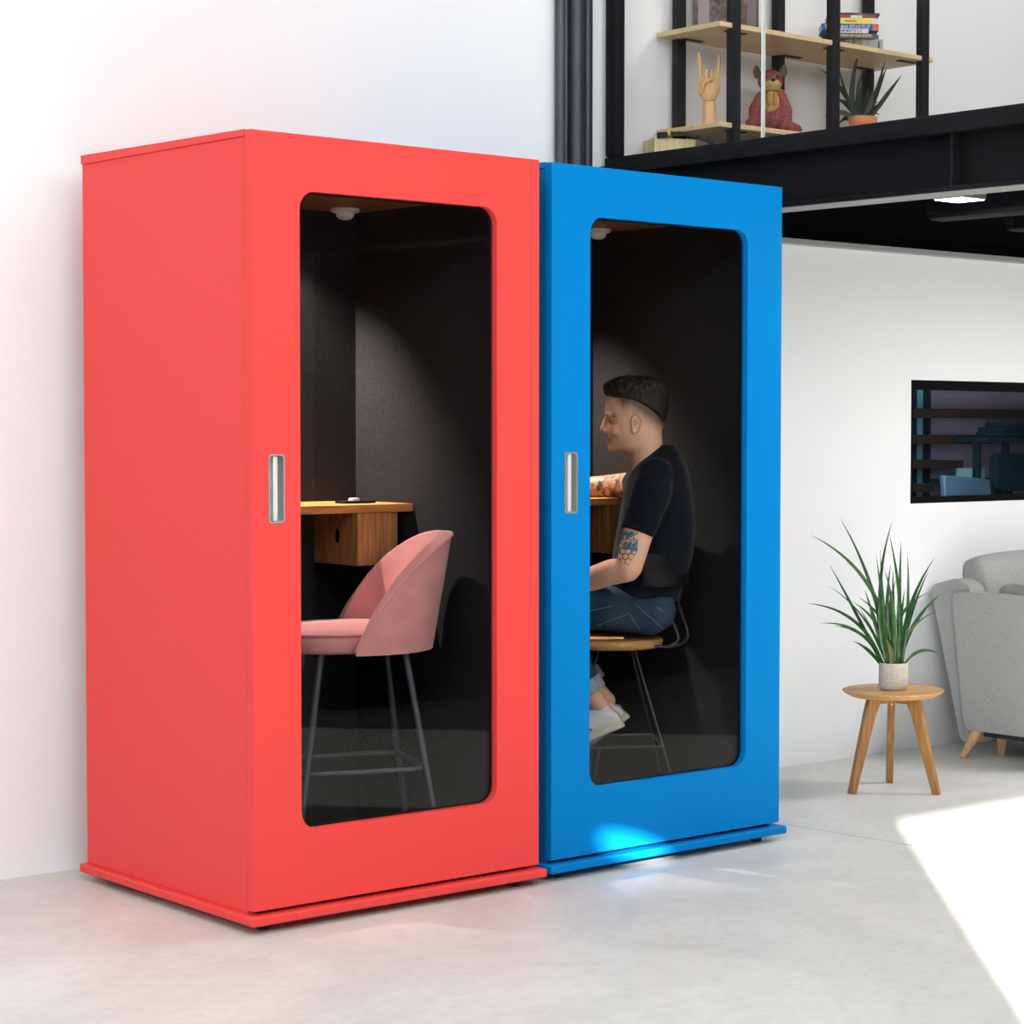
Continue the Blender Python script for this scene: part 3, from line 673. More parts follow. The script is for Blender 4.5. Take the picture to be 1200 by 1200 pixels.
# shoes
def shoe(heel, e1, e2, fo, label, stripes):
    A = pp(*heel, fo); s_ = 1 / 348
    x = (R_ * e1[0] - UP * e1[1]).normalized(); z = (R_ * e2[0] - UP * e2[1]); z = (z - x * z.dot(x)).normalized(); y = x.cross(z)
    if y.dot(F_) < 0: y = -y
    def ring(d, w, h, z0, e=2.6, n=24, sh=0):
        r = []
        for i in range(n):
            q = 2 * PI * i / n; c, s2 = math.cos(q), math.sin(q); k = (abs(c) ** e + abs(s2) ** e) ** (-1 / e)
            r.append(A + x * (d + sh * max(0, s2)) + y * (w * k * c * (1 - .25 * max(0, s2) * k)) + z * (z0 + h / 2 + h / 2 * k * s2))
        return r
    g = G(); rows = [(.002, .024, .060, .020, .02), (.008, .031, .072, .018, .018), (.02, .034, .088, .016, .015), (.045, .036, .086, .016, 0), (.075, .037, .080, .016, 0), (.105, .039, .082, .016, 0), (.14, .043, .072, .016, 0), (.18, .047, .055, .016, 0), (.22, .046, .044, .016, 0), (.25, .038, .036, .016, 0), (.268, .022, .026, .016, 0)]
    g.loft([ring(d, w, h, z0, sh=sh) for d, w, h, z0, sh in rows]); up = obj('shoe', g, M_white, man, ang=60, label=label)
    g = G(); g.loft([ring(d, w, .024, 0, 6) for d, w in ((-.002, .022), (.006, .032), (.02, .037), (.06, .038), (.10, .040), (.14, .045), (.18, .050), (.22, .049), (.25, .041), (.272, .022))]); obj('sole', g, M_sole, up, ang=40)
    if stripes:
        for d0 in (.098, .122):
            g = G(); P0 = [A + x * (d0 + .018 * k) + y * (-.0405 - .002 * (k > 1)) + z * (.034 + .016 * k) for k in range(3)]
            g.tube(P0, .008, 8, flat=.2, hint=tuple(y)); obj('stripe', g, M_black, up, label='black side stripe')
shoe((731.5, 851), (-.915, .40), (-.40, -.915), -.10, 'white sneaker on the near foot', True)
shoe((737.5, 841), (-.80, .60), (-.60, -.80), .075, 'white sneaker tipped on its toe behind the other', False)

# ------------------------------------------------------------------ three-legged side table and plant
TC = Vector((3.066, .47, 0))
t = thing('side_table', TC, 'small round three-legged oak side table in front of white wall', 'table')
g = G(); g.lathe([(.150, .364), (.165, .366), (.188, .379), (.1955, .385), (.1965, .388), (.1945, .390)], TC, 64); obj('tabletop', g, M_tablew, t, ang=25)
for (fx, fy) in ((2.892, .520), (3.187, .600), (3.118, .290)):
    d = Vector((fx - TC.x, fy - TC.y, 0)); L = d.length; d.normalize(); s = Vector((-d.y, d.x, 0)); g = G()
    prof = [(.058, .364), (.058, .335), (.088, .30), (.155, .12), (L - .012, 0), (L + .014, 0), (L - .02, .12), (.135, .30), (.118, .364)]
    q = [(.062, .335, .118), (.074, .31, .124), (L - .016, 0, L + .014)]
    rings = [[TC + d * a + s * e * .0135 + UP * z for a, e in ((i0, -1), (i1, -1), (i1, 1), (i0, 1))] for i0, i1, z in ((.060, .112, .364), (.066, .121, .332), (.082, .129, .30), (L - .014, L + .014, 0))]
    g.loft(rings); obj('leg', g, M_tableleg, t, bevel=.003)
    g = G(); g.obox(TC + d * .042 + UP * .351, d, s, UP, .05, .011, .013); rl = obj('rail', g, M_tableleg, t, bevel=.001)
g = G(); g.lathe([(.004, 0), (.004, .003), (.002, .004)], at(1045, 825.5, -.02, TC), 12, R_, UP, -F_); obj('screw_cap', g, M_wlamp, t)

ZP = .390
t = thing('potted_grass_plant', TC + UP * ZP, 'long-leaved green plant in pale grey pot on side table', 'plant')
g = G(); g.lathe([(.046, ZP), (.053, ZP + .004), (.0565, ZP + .016), (.0565, ZP + .099), (.055, ZP + .104), (.0525, ZP + .104), (.051, ZP + .098), (.050, ZP + .082)], TC, 48); pot = obj('pot', g, M_pot, t, ang=50)
g = G(); g.lathe([(.049, ZP + .08), (.049, ZP + .088), (.03, ZP + .092), (.005, ZP + .092)], TC, 24); obj('soil', g, M_soil, t)
def leaf(g, pts, wmax, face, wfun, fold=.35, th=.0008):
    rings = []; k = len(pts)
    for i, p in enumerate(pts):
        d = (pts[min(i + 1, k - 1)] - pts[max(i - 1, 0)]).normalized(); s = d.cross(face)
        if s.length < 1e-4: s = d.cross(UP)
        s.normalize(); nr = s.cross(d).normalized(); w = wmax * wfun(i / (k - 1))
        rings.append([p - s * w, p - nr * w * fold - nr * th, p + s * w, p - nr * w * fold + nr * th * .6])
    g.loft(rings)
def blade(sx0, base, spec, sc, ox, oy, wmax, face, g, root):
    for row in spec:
        (tx, ty), (mx_, my), (bx_, by_) = row[:3]; w = row[3] if len(row) > 3 else 1
        ft = random.uniform(-.09, .09); fb = random.uniform(-.022, .022)
        p2 = at(ox + tx / sc, oy + ty / sc, ft, base); p1 = at(ox + mx_ / sc, oy + my / sc, ft * .45 + fb * .5, base); p0 = at(ox + bx_ / sc, oy + by_ / sc, fb, base)
        if root is not None and p0.z < root + .03: p0.z = root
        wf = lambda s_: (.55 + .45 * min(1, s_ / .3)) * (1 - max(0, (s_ - .45) / .55) ** 1.5) + .02
        a = random.uniform(-.9, .9); leaf(g, through(p0, p1, p2, 16), wmax * w, (face + R_ * a).normalized(), wf)
SP = [((62, 163), (300, 320), (620, 900)), ((265, 40), (420, 350), (600, 1050)), ((195, 375), (330, 620), (570, 1050), 1.1), ((38, 643), (280, 710), (580, 1050)), ((125, 783), (330, 810), (570, 1050), .8), ((220, 800), (400, 850), (565, 1050)),
      ((358, 907), (450, 960), (560, 1052), 1.1), ((635, 62), (570, 330), (600, 1050)), ((612, 150), (670, 480), (690, 1050)), ((695, 205), (685, 560), (670, 1050), 1.1), ((740, 290), (745, 600), (700, 1050), .9), ((935, 318), (800, 560), (690, 1050), 1.1),
      ((890, 412), (790, 650), (680, 1050)), ((888, 565), (730, 680), (650, 1000), .9), ((980, 572), (800, 770), (690, 1050), 1.1), ((930, 703), (790, 800), (690, 1050)), ((958, 995), (840, 975), (705, 1052)), ((520, 300), (560, 600), (610, 1050)),
      ((550, 265), (565, 560), (630, 1050), .9), ((622, 362), (600, 600), (620, 1050), 1.2), ((638, 400), (640, 700), (640, 1050), 1.2), ((440, 545), (520, 800), (600, 1050), 1.2), ((395, 597), (560, 760), (620, 1050)), ((350, 630), (470, 720), (600, 1050)),
      ((720, 540), (690, 800), (660, 1050), 1.2), ((580, 400), (630, 620), (640, 1050), 1.3), ((405, 680), (500, 850), (600, 1050), .9), ((180, 517), (330, 630), (560, 1000), .5), ((560, 500), (550, 760), (610, 1050), 1.3), ((660, 470), (610, 760), (630, 1050), 1.3), ((600, 640), (580, 840), (630, 1050), 1.4), ((700, 650), (660, 850), (660, 1050), 1.3), ((520, 690), (560, 880), (620, 1050), 1.3)]
g = G(); blade(0, TC, SP, 6, 940, 600, .0072, -F_, g, ZP + .085); obj('foliage', g, M_leaf, t, ang=80)
g = G(); blade(0, TC - F_ * .03, [((590, 897), (620, 960), (625, 1056), 1.6)], 6, 940, 600, .006, -F_, g, ZP + .085); obj('cut_leaf', g, M_leafd, t, ang=80, label='short cut-off pale leaf')

# ------------------------------------------------------------------ sofa
t = thing('sofa', (4.6, .5, 0), 'grey fabric sofa with tapered wooden legs against white wall', 'sofa')
fx = lambda x: (lambda y, z: (x, y, z))
g = G(); g.plate(rpoly([(.858, .115), (.935, .700), (.15, .690), (.20, .118)], [.04, .05, .08, .05]), [], fx(3.92), Vector((.10, 0, 0))); obj('armrest', g, M_sofa, t, bevel=.016, seg=4)
g = G(); g.plate(rpoly([(.905, .055), (.80, .055), (.86, .72), (.93, .755), (1.085, .715)], [.03, .03, .03, .03, .035]), [], fx(3.955), Vector((1.75, 0, 0))); obj('backrest', g, M_sofa, t, bevel=.014, seg=3)
g = G(); g.box(4.04, 5.62, .17, .86, .14, .42); obj('seat_base', g, M_sofa, t, bevel=.02, seg=3)
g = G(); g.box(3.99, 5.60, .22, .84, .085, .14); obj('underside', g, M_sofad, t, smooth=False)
g = G(); g.plate(rpoly([(.858, .115), (.935, .700), (.15, .690), (.20, .118)], [.04, .05, .08, .05]), [], fx(5.6), Vector((.13, 0, 0))); obj('armrest', g, M_sofa, t, bevel=.016, seg=4)
def pillow(name, c, ax, ay, az, hx, hy, hz, par, lab=None):
    g = G(); n = 20; rings = []
    for i in range(n + 1):
        a = -PI / 2 + PI * i / n; ca_ = math.cos(a) ** .3 if math.cos(a) > 1e-6 else 0.02; r = []
        for j in range(28):
            q = 2 * PI * j / 28; c_, s_ = math.cos(q), math.sin(q); k = (abs(c_) ** 4 + abs(s_) ** 4) ** (-.25)
            wob = 1 + .03 * math.sin(3 * q + i * .7)
            r.append(Vector(c) + ax * (hx * math.sin(a)) + ay * (hy * ca_ * k * c_ * wob) + az * (hz * (ca_ * .35 + .65 * (1 if ca_ > .3 else ca_ / .3)) * k * s_))
        rings.append(r)
    g.loft(rings); return obj(name, g, M_sofa, par, ang=70, label=lab)
X_, Y_ = Vector((1, 0, 0)), Vector((0, 1, 0))
tl = math.radians(16)
pillow('back_cushion', (4.50, .90, .655), X_, (Y_ * math.cos(tl) + UP * -math.sin(tl)), (UP * math.cos(tl) + Y_ * math.sin(tl)), .455, .10, .205, t)
pillow('seat_cushion', (4.47, .635, .665), X_, Y_, UP, .45, .195, .085, t)
for (bx_, by_, tx, ty, tz) in ((3.882, .83, 3.965, .80, .135), (4.06, .765, 4.06, .765, .10), (3.90, .19, 3.97, .24, .135), (5.65, .83, 5.58, .80, .135), (5.65, .19, 5.58, .24, .135)):
    g = G(); g.tube([(bx_, by_, 0), (tx, ty, tz)], [.0155, .026], 18); obj('leg', g, M_beech, t, bevel=.001)

# ------------------------------------------------------------------ gallery shelf and what stands on it
t = thing('shelving_unit', (3.06, .96, 2.37), 'black metal shelving unit with two pine boards on the gallery', 'shelf')
for x, y in ((2.52, .80), (3.05, .80), (3.567, .80), (2.53, 1.12), (3.06, 1.12), (3.58, 1.12)):
    g = G(); g.box(x - .021, x + .021, y - .018, y + .018, 2.37, 3.6); obj('post', g, M_blk, t, bevel=.002)
for z in (2.902, 2.531):
    g = G(); g.box(2.436, 3.615, .785, 1.145, z - .019, z); sh = obj('shelf_board', g, M_shelf, t, bevel=.002)
    for x in (2.52, 3.05, 3.567):
        for y in (.845, 1.085):
            g = G(); g.box(x - .10 if x > 3.3 else x + .0, x if x > 3.3 else x + .10, y - .012, y + .012, z - .0225, z - .019); obj('shelf_bracket', g, M_blk, sh, smooth=False)
ZL, ZU = 2.531, 2.902
# wooden hand
HB = Vector((2.533, .95, 0)); hp = lambda u, v, fo=0: at(u, v, fo, HB)
t = thing('mannequin_hand', HB + UP * ZL, 'jointed wooden hand model making a horns sign on lower shelf', 'ornament')
g = G(); g.lathe([(.0275, ZL), (.0275, ZL + .006), (.0235, ZL + .09), (.0215, ZL + .098), (.012, ZL + .104)], HB, 24); obj('wrist_base', g, M_lightwood, t)
g = G(); rings = []
for z, rx, ry in ((.086, .010, .008), (.092, .024, .017), (.105, .032, .021), (.130, .040, .023), (.160, .0415, .022), (.180, .041, .019), (.188, .038, .015)):
    rings.append([HB + R_ * (rx * math.cos(a)) + F_ * (ry * math.sin(a)) + UP * (ZL + z + .012) for a in [2 * PI * i / 24 for i in range(24)]])
g.loft(rings); obj('palm', g, M_lightwood, t)
zt = ZL + .198
for x0, lean, L in ((-.031, -.10, .082), (.031, .10, .072)):
    p = HB + R_ * x0 + UP * (zt - .004); d = (UP + R_ * lean).normalized()
    g = G(); 
    g.blob([p, p + d * L * .38], [.0088, .0085], 12); f_ = obj('finger', g, M_lightwood, t)
    g = G(); g.blob([p + d * L * .48, p + d * L * .72], [.0082, .0078], 12); obj('finger_segment', g, M_lightwood, f_)
    g = G(); g.blob([p + d * L * .82, p + d * L * 1.05], [.0075, .006], 12); obj('finger_tip', g, M_lightwood, f_)
for x0 in (-.0105, .0105):
    p = HB + R_ * x0 + UP * zt
    g = G(); g.blob([p, p + UP * .014 - F_ * .012, p - UP * .002 - F_ * .03, p - UP * .02 - F_ * .026], [.0088, .0085, .008, .007], 12); obj('finger', g, M_lightwood, t)
g = G(); g.blob([HB - R_ * .03 + UP * (ZL + .13) - F_ * .012, HB - R_ * .02 + UP * (ZL + .165) - F_ * .026, HB + UP * (ZL + .178) - F_ * .03], [.010, .009, .0075], 12); obj('thumb', g, M_lightwood, t)

# plush toy
BB = Vector((2.874, .95, 0)); bp_ = lambda u, v, fo=0: at(u, v, fo, BB)
px = .00342
t = thing('plush_toy', BB + UP * ZL, 'sitting red tweed plush bear with olive ears on lower shelf', 'soft toy')
g = G()
g.blob([bp_(906, 136), bp_(905, 122), bp_(904.5, 110)], [.060, .052, .036], 18)
g.ell(bp_(903, 95), .051, .045, .044)
for s, pts in ((-1, [(893, 113), (885, 128), (885, 142)]), (1, [(915, 113), (921, 130), (920, 146)])):
    g.blob([bp_(u, v, -.02 - .012 * i) for i, (u, v) in enumerate(pts)], [.024, .026, .026], 14)
g.blob([bp_(890, 143, 0), bp_(879.5, 145, -.05)], [.028, .022], 14); g.blob([bp_(918, 148, 0), bp_(934, 152, -.05)], [.030, .021], 14)
m_ = remesh(g, .004, 4)
zmin = min(v.co.z for v in m_.vertices)
for v in m_.vertices:
    if v.co.z < ZL + .001: v.co.z = ZL + .001 + .02 * (v.co.z - ZL) * 0
body = obj_me('body', m_, M_plush, t, ang=180)
g = G(); g.ell(bp_(905, 99.5, -.028), .036, .026, .024, n=12); mz = obj('muzzle', g, M_cream, body, ang=180)
g = G(); g.ell(bp_(906, 93.5, -.053), .009, .006, .006, n=8); obj('nose', g, M_black, body)
for u in (897.5, 911.5):
    g = G(); g.ell(bp_(u, 90, -.042), .005, .004, .006, n=8); obj('eye', g, M_black, body)
for u, v, s in ((888.5, 82.5, -1), (916.5, 81, 1)):
    g = G(); c = bp_(u, v); rings = []
    for k in range(7):
        f = k / 6; w = .016 * math.sin(PI * (.25 + .70 * f)) + .001
        rings.append([c + UP * (-.030 + .048 * f) + R_ * (s * .008 * f + w * math.cos(a)) + F_ * (.007 * math.sin(a)) for a in [2 * PI * i / 14 for i in range(14)]])
    g.loft(rings); obj('ear', g, M_olive, body, ang=120)
g = G(); g.ell(bp_(904, 121, -.036), .033, .030, .048, n=14); obj('belly_patch', g, M_cream, body, ang=180)
g = G(); g.tube([bp_(904.5, 106.5) + R_ * (.040 * math.cos(a)) + F_ * (.040 * math.sin(a)) for a in [2 * PI * i / 24 for i in range(24)]], .006, 8, closed=True); sc_ = obj('scarf', g, M_tan, body)
for u in (900.5, 908):
    g = G(); g.blob([bp_(u, 109, -.058), bp_(u, 121, -.070)], [.007, .009], 10); obj('scarf_end', g, M_tan, body)

# snake plant
PB = Vector((3.375, .95, 0))
t = thing('potted_snake_plant', PB + UP * ZL, 'spiky dark green snake plant in terracotta pot on lower shelf', 'plant')
zr = at(1011, 137.5, 0, PB).z
g = G(); g.lathe([(.042, ZL), (.046, ZL + .003), (.055, zr - .028), (.058, zr - .026), (.0595, zr), (.056, zr), (.054, zr - .012)], PB, 40); obj('pot', g, M_terra, t, ang=40)
g = G(); g.lathe([(.0545, zr - .022), (.0545, zr - .012), (.01, zr - .008)], PB, 24); obj('soil', g, M_soil, t)
SP = [((455, 165), (395, 430), (400, 760), 1.15), ((700, 240), (620, 520), (520, 760)), ((715, 310), (640, 500), (530, 760)), ((858, 378), (700, 590), (540, 760), 1.0), ((80, 315), (280, 510), (440, 760), 1.0), ((270, 330), (330, 560), (440, 760)), ((500, 325), (440, 560), (470, 760)), ((660, 655), (600, 690), (520, 765), .8),
      ((650, 755), (580, 742), (500, 768), .8), ((125, 770), (290, 735), (430, 765), 1.1), ((230, 605), (330, 650), (440, 765), 1.3), ((265, 850), (330, 790), (430, 765), 1.2), ((540, 490), (520, 640), (480, 765), 1.5), ((490, 460), (450, 640), (460, 765), 1.3), ((640, 630), (590, 660), (520, 765), .9), ((590, 500), (560, 640), (500, 765), 1.2), ((400, 600), (420, 690), (450, 765), 1.5), ((520, 600), (500, 690), (490, 765), 1.5)]
g = G(); random.seed(3); blade(0, PB, SP, 8, 950, 40, .0095, -F_, g, zr - .012); obj('foliage', g, M_snake, t, ang=80)

# books
KB = Vector((3.26, .90, 0)); kp = lambda u, v, fo=0: at(u, v, fo, KB)
BR = (R_ + F_ * .06).normalized(); BF = Vector((-BR.y, BR.x, 0))
if BF.dot(F_) < 0: BF = -BF
def book(label, u0, u1, z0, th, fo, dep, mc, group='books piled on the upper shelf', marks=(), ang=0):
    br = (BR * math.cos(ang) + BF * math.sin(ang)); bf = Vector((-br.y, br.x, 0)); bf = bf if bf.dot(F_) > 0 else -bf
    a, b = kp(u0, 40, fo), kp(u1, 40, fo); L = (b - a).dot(R_); c = a + br * L / 2 + bf * dep / 2; c.z = z0 + th / 2
    t = thing('book', Vector((c.x, c.y, z0)), label, 'book', group); ct = .0014
    g = G()   # case: two boards and a spine in one wrap
    h, k = th / 2, dep / 2; pr = [(k, h), (-k, h), (-k, -h), (k, -h), (k, -h + ct), (-k + ct, -h + ct), (-k + ct, h - ct), (k, h - ct)]
    g.loft([[c + br * s * L / 2 + bf * y + UP * z for y, z in pr] for s in (-1, 1)], cap=False)
    for s in (-1, 1):
        V = [g.bm.verts.new(c + br * s * L / 2 + bf * y + UP * z) for y, z in pr]
        for q in ((0, 1, 6, 7), (1, 2, 5, 6), (2, 3, 4, 5)): g.bm.faces.new([V[i] for i in q])
    bmesh.ops.remove_doubles(g.bm, verts=g.bm.verts[:], dist=1e-6)
    cv = obj('cover', g, mc, t, smooth=False)
    g = G(); g.obox(c + bf * .002 - bf * 0, br, bf, UP, L / 2 - .003, k - .0035, h - ct); obj('pages', g, M_pages, t, smooth=False)
    sf = c - bf * (k + .0002)
    for x0, x1, y0, y1, m in marks:     # blocks of colour on the spine, as fractions of it
        g = G(); g.obox(sf + br * L * ((x0 + x1) / 2 - .5) + UP * th * ((y0 + y1) / 2 - .5), br, bf, UP, L * (x1 - x0) / 2, .0004, th * (y1 - y0) / 2); obj('spine_block', g, m, cv, smooth=False)
    return cv, sf, br, bf, L, th
def words_on(info, txt, x, size, m, dy=0):
    cv, sf, br, bf, L, th = info
    cu = bpy.data.curves.new('title', 'FONT'); cu.body = txt; cu.size = size; cu.align_x = 'LEFT'; cu.align_y = 'CENTER'; cu.extrude = .0002; cu.offset = .0004
    o = bpy.data.objects.new('t', cu); COL.objects.link(o); dg = bpy.context.evaluated_depsgraph_get(); me = bpy.data.meshes.new_from_object(o.evaluated_get(dg)); bpy.data.objects.remove(o)
    p = sf - bf * .0006 + br * L * (x - .5) + UP * dy
    me.transform(Matrix(((br.x, 0, -bf.x, p.x), (br.y, 0, -bf.y, p.y), (br.z, 1, -bf.z, p.z), (0, 0, 0, 1)))); me.materials.clear()
    obj_me('title_lettering', me, m, cv, smooth=False)
M_pages = mat('paper_pages', srgb(228, 222, 206), .9, var=.08, vscale=300, stretch=(1, 1, 8))
cm = lambda n, r, g_, b: mat(n, srgb(r, g_, b), .5, var=.05, vscale=30)
c_grey, c_brown, c_wht, c_blue, c_org = cm('grey_cover', 150, 152, 150), cm('brown_cover', 96, 78, 54), cm('white_cover', 206, 206, 200), cm('blue_cover', 20, 82, 176), cm('orange_cover', 200, 84, 40)
c_yel, c_red, c_blk, c_navy, c_ink = cm('yellow_cover', 226, 208, 84), cm('red_cover', 146, 38, 36), cm('black_cover', 26, 28, 30), cm('navy_cover', 60, 62, 78), cm('dark_ink', 26, 34, 62)
c_green = mat('garden_photo', srgb(62, 82, 44), .6, var=.6, vscale=90, c2=srgb(168, 166, 110), detail=3)
z = ZU
i_ = book('thick grey book with a leafy photo on its spine, bottom of the pile', 978, 1035, z, .044, -.02, .145, c_grey, marks=((.02, .22, 0.02, .98, c_navy), (.22, .57, .02, .98, c_green), (.70, .705, .05, .95, c_ink), (.90, .93, .2, .8, c_ink)), ang=-.02); z += .044
i_ = book('brown paperback on the grey book, under a white one', 976, 1025, z, .0185, -.045, .11, c_brown, marks=((.86, .87, .1, .9, c_ink),)); words_on(i_, 'TTING OF OUR ICONS', .16, .0125, c_wht)
i_ = book('slim white book beneath the blue book', 976, 1018, z + .0185, .0165, -.052, .10, c_wht, marks=((.70, .71, 0, 1, c_ink),)); words_on(i_, 'UR BOOTS  |  S', .22, .0125, c_ink)
i_ = book('dark navy book half hidden behind the white and brown ones', 963, 1030, z, .035, .075, .07, c_navy); z += .035
i_ = book('blue book with an orange end and white title lettering', 963, 1030, z, .026, -.02, .15, c_blue, marks=((.895, 1, .0, 1, c_org),)); words_on(i_, 'THE LEAN STARTUP', .05, .0205, c_wht); words_on(i_, 'ERIC RIES', .585, .0165, c_ink); z += .026
i_ = book('yellow book above the blue one', 974, 1028, z, .023, -.02, .14, c_yel, marks=((.885, 1, 0, 1, c_wht), (.30, .55, .3, .6, cm('ochre_ink', 150, 136, 50)))); z += .023
i_ = book('red paperback with a pale block on its spine, above the yellow book', 970, 1026, z, .014, -.015, .135, c_red, marks=((.48, .72, .12, .8, c_wht),)); z += .014
i_ = book('thin black book on top of the pile', 972, 1031, z, .010, 0, .14, c_blk, marks=((.5, .72, .1, .7, cm('teal_ink', 60, 92, 88)),)); z += .010

# framed print leaning on the upper shelf
PF = Vector((2.69, 1.03, ZU))
t = thing('art_print', PF, 'brown art print with a pale lilac band standing on upper shelf', 'picture')
def print_mat():
    m, nt, b = base_mat('brown_print'); b.inputs['Roughness'].default_value = .5
    L = nt.links.new; tc = nn(nt, 'ShaderNodeTexCoord'); nz = nn(nt, 'ShaderNodeTexNoise'); nz.inputs['Scale'].default_value = 55; nz.inputs['Detail'].default_value = 6; L(tc.outputs['Object'], nz.inputs['Vector'])
    rp = nn(nt, 'ShaderNodeValToRGB'); e = rp.color_ramp.elements; e[0].position = .4; e[0].color = (*srgb(58, 38, 28), 1); e[1].position = .78; e[1].color = (*srgb(140, 118, 106), 1); L(nz.outputs['Fac'], rp.inputs['Fac']); L(rp.outputs['Color'], b.inputs['Base Color'])
    return m
W2 = .128
g = G(); g.obox(PF + UP * .19, R_, F_, UP, W2, .008, .19); fr = obj('frame', g, mat('grey_print_edge', srgb(96, 84, 70), .6), t, bevel=.001)
g = G(); g.obox(PF + UP * .19 - F_ * .0085, R_, F_, UP, W2 - .003, .0006, .187); pr = obj('print', g, print_mat(), t, smooth=False)
g = G(); g.obox(PF - R_ * .085 - F_ * .0095 + UP * .2, R_, F_, UP, .022, .0004, .165); obj('lilac_band', g, mat('lilac_print', srgb(150, 138, 140), .6, var=.1), pr, smooth=False)
g = G(); g.obox(PF + R_ * .10 - F_ * .0095 + UP * .2, R_, F_, UP, .018, .0004, .165); obj('lilac_band', g, mat('mauve_print', srgb(110, 98, 100), .6, var=.1), pr, smooth=False)
g = G(); g.plate([(-.06, .004), (.07, .004), (.07, .03), (.045, .036), (.02, .032), (.0, .02), (-.02, .034), (-.045, .03)], [], lambda x, z_: PF + R_ * x + UP * z_ - F_ * .0100, F_ * .0006); obj('dark_mounds', g, mat('dark_print', srgb(34, 34, 36), .6), pr, smooth=False)
g = G(); g.plate([(-.122, .004), (-.062, .004), (-.062, .022), (-.08, .026), (-.122, .024)], [], lambda x, z_: PF + R_ * x + UP * z_ - F_ * .0104, F_ * .0006); obj('ochre_patch', g, mat('ochre_print', srgb(150, 122, 74), .6, var=.15), pr, smooth=False)

# gallery floor, crate and strap
g = G(); g.box(2.27, 12, -3.8, 1.14, 2.336, 2.37); struct(obj('floor_gallery', g, mat('gallery_boards', (.14, .12, .10), .6), smooth=False))
ca0 = at(745, 178, 0, Vector((2.33, 1.0, 0)))
KC = Vector((2.33, .98, 0)); cp = lambda u, v, fo=0: at(u, v, fo, KC)
t = thing('wooden_crate', KC + UP * 2.37, 'small pale wooden crate on gallery floor behind the glass', 'crate')
zc = cp(767, 161).z; A = cp(767, 165)
g = G(); x0 = A.x; y0 = A.y
ex = Vector((.93, -.37, 0)).normalized(); ey = Vector((-ex.y, ex.x, 0))
Lx = .165; Ly = .12
def cb_(g, a0, a1, b0, b1, z0, z1): 
    P = [Vector((x0, y0, 0)) + ex * a + ey * b + UP * z_ for z_ in (z0, z1) for a, b in ((a0, b0), (a1, b0), (a1, b1), (a0, b1))]; return g.hexa(P)
ex2 = None
cb_(g, 0, Lx, 0, .014, 2.37, zc); obj('board', g, M_crate, t, bevel=.001)
g = G(); cb_(g, 0, .014, .014, Ly, 2.37, zc); obj('board', g, M_crate, t, bevel=.001)
g = G(); cb_(g, 0, Lx, Ly, Ly + .014, 2.37, zc); obj('board', g, M_crate, t, bevel=.001)
g = G(); cb_(g, Lx - .014, Lx, .014, Ly, 2.37, zc); obj('board', g, M_crate, t, bevel=.001)
g = G(); cb_(g, .014, Lx - .014, .014, Ly, 2.37, 2.382); obj('base_board', g, M_crate, t)
g = G(); P = [cp(770, 158.5), cp(781, 157.5), cp(788, 156), cp(800, 156), cp(812, 159), cp(826, 164), cp(838, 169)]
g.tube(crom(P, 5), [.011] * 6 + [.009] * 4 + [.006] * 21, 10, flat=.5); sk = obj('cable', g, M_rubber); tag(sk, 'black cable with a yellow band lying over wooden crate', 'cable')
g = G(); g.tube([cp(782.5, 157.2), cp(786, 156.4)], .0115, 12); obj('band', g, mat('yellow_tape', srgb(190, 176, 50), .5), sk, label='yellow band')

# ------------------------------------------------------------------ dark room behind the wall window
M_mauve = mat('mauve_plaster', srgb(150, 132, 142), .9, var=.1, vscale=2)
M_teal = mat('teal_panel', srgb(120, 160, 166), .8, var=.08, vscale=5)
M_dkteal = mat('dark_teal_paint', srgb(36, 50, 58), .8, spec=.1)
M_dkwood = wood('walnut_board', srgb(70, 52, 42), srgb(54, 40, 34), 0)
M_dkchair = mat('dark_teal_fabric', srgb(30, 42, 48), .95, spec=.05, var=.15, vscale=40)
M_tealleather = mat('teal_leather', srgb(52, 72, 82), .6, var=.15, vscale=10)
g = G(); g.box(3.4, 9, 3.05, 3.15, 0, 2.6); struct(obj('wall_rear', g, M_mauve, smooth=False))
g = G(); g.box(3.3, 3.4, 1.322, 3.15, 0, 2.6); struct(obj('wall_rear_left', g, M_mauve, smooth=False))
g = G(); g.box(9, 9.1, 1.322, 3.15, 0, 2.6); struct(obj('wall_rear_right', g, M_mauve, smooth=False))
g = G(); g.box(3.3, 9.1, 1.322, 3.15, 2.6, 2.7); struct(obj('ceiling_rear', g, M_mauve, smooth=False))
QB = Vector((5.9, 2.7, 0)); qp = lambda u, v, fo=0: at(u, v, fo, QB)
def W27(u, v, Y):
    d = CF + CR * ((u - CX) / FPX) - CU * ((v - CY) / FPX); s_ = (Y - CAM.y) / d.y; return CAM + d * s_
for i, (u1, v0, v1, lab) in enumerate(((1260, 478.5, 489.5, 'long dark shelf board, topmost of four behind the wall window'), (1165, 510, 520.5, 'dark shelf board second from top behind the wall window'), (1129.5, 540, 549.5, 'dark shelf board third from top behind the wall window'), (1096, 567.5, 577, 'short dark shelf board, lowest of four behind the wall window'))):
    a = W27(1066, v0, 2.75); b = W27(u1, v0 + 3, 2.75); c = W27(1066, v1, 2.75)
    g = G(); g.box(5.45, b.x, 2.75, 3.05, c.z, a.z); t = obj('wall_shelf', g, M_dkwood, bevel=.003); tag(t, lab, 'shelf', 'dark wall shelves')
a, b = W27(1074, 500, 3.03), W27(1084.5, 500, 3.03)
g = G(); g.box(a.x - .25, a.x - .012, 3.015, 3.05, 0, 2.3); tag(obj('wall_post', g, M_dkteal, bevel=.003), 'dark teal upright left of the teal panel behind the wall window', 'post')
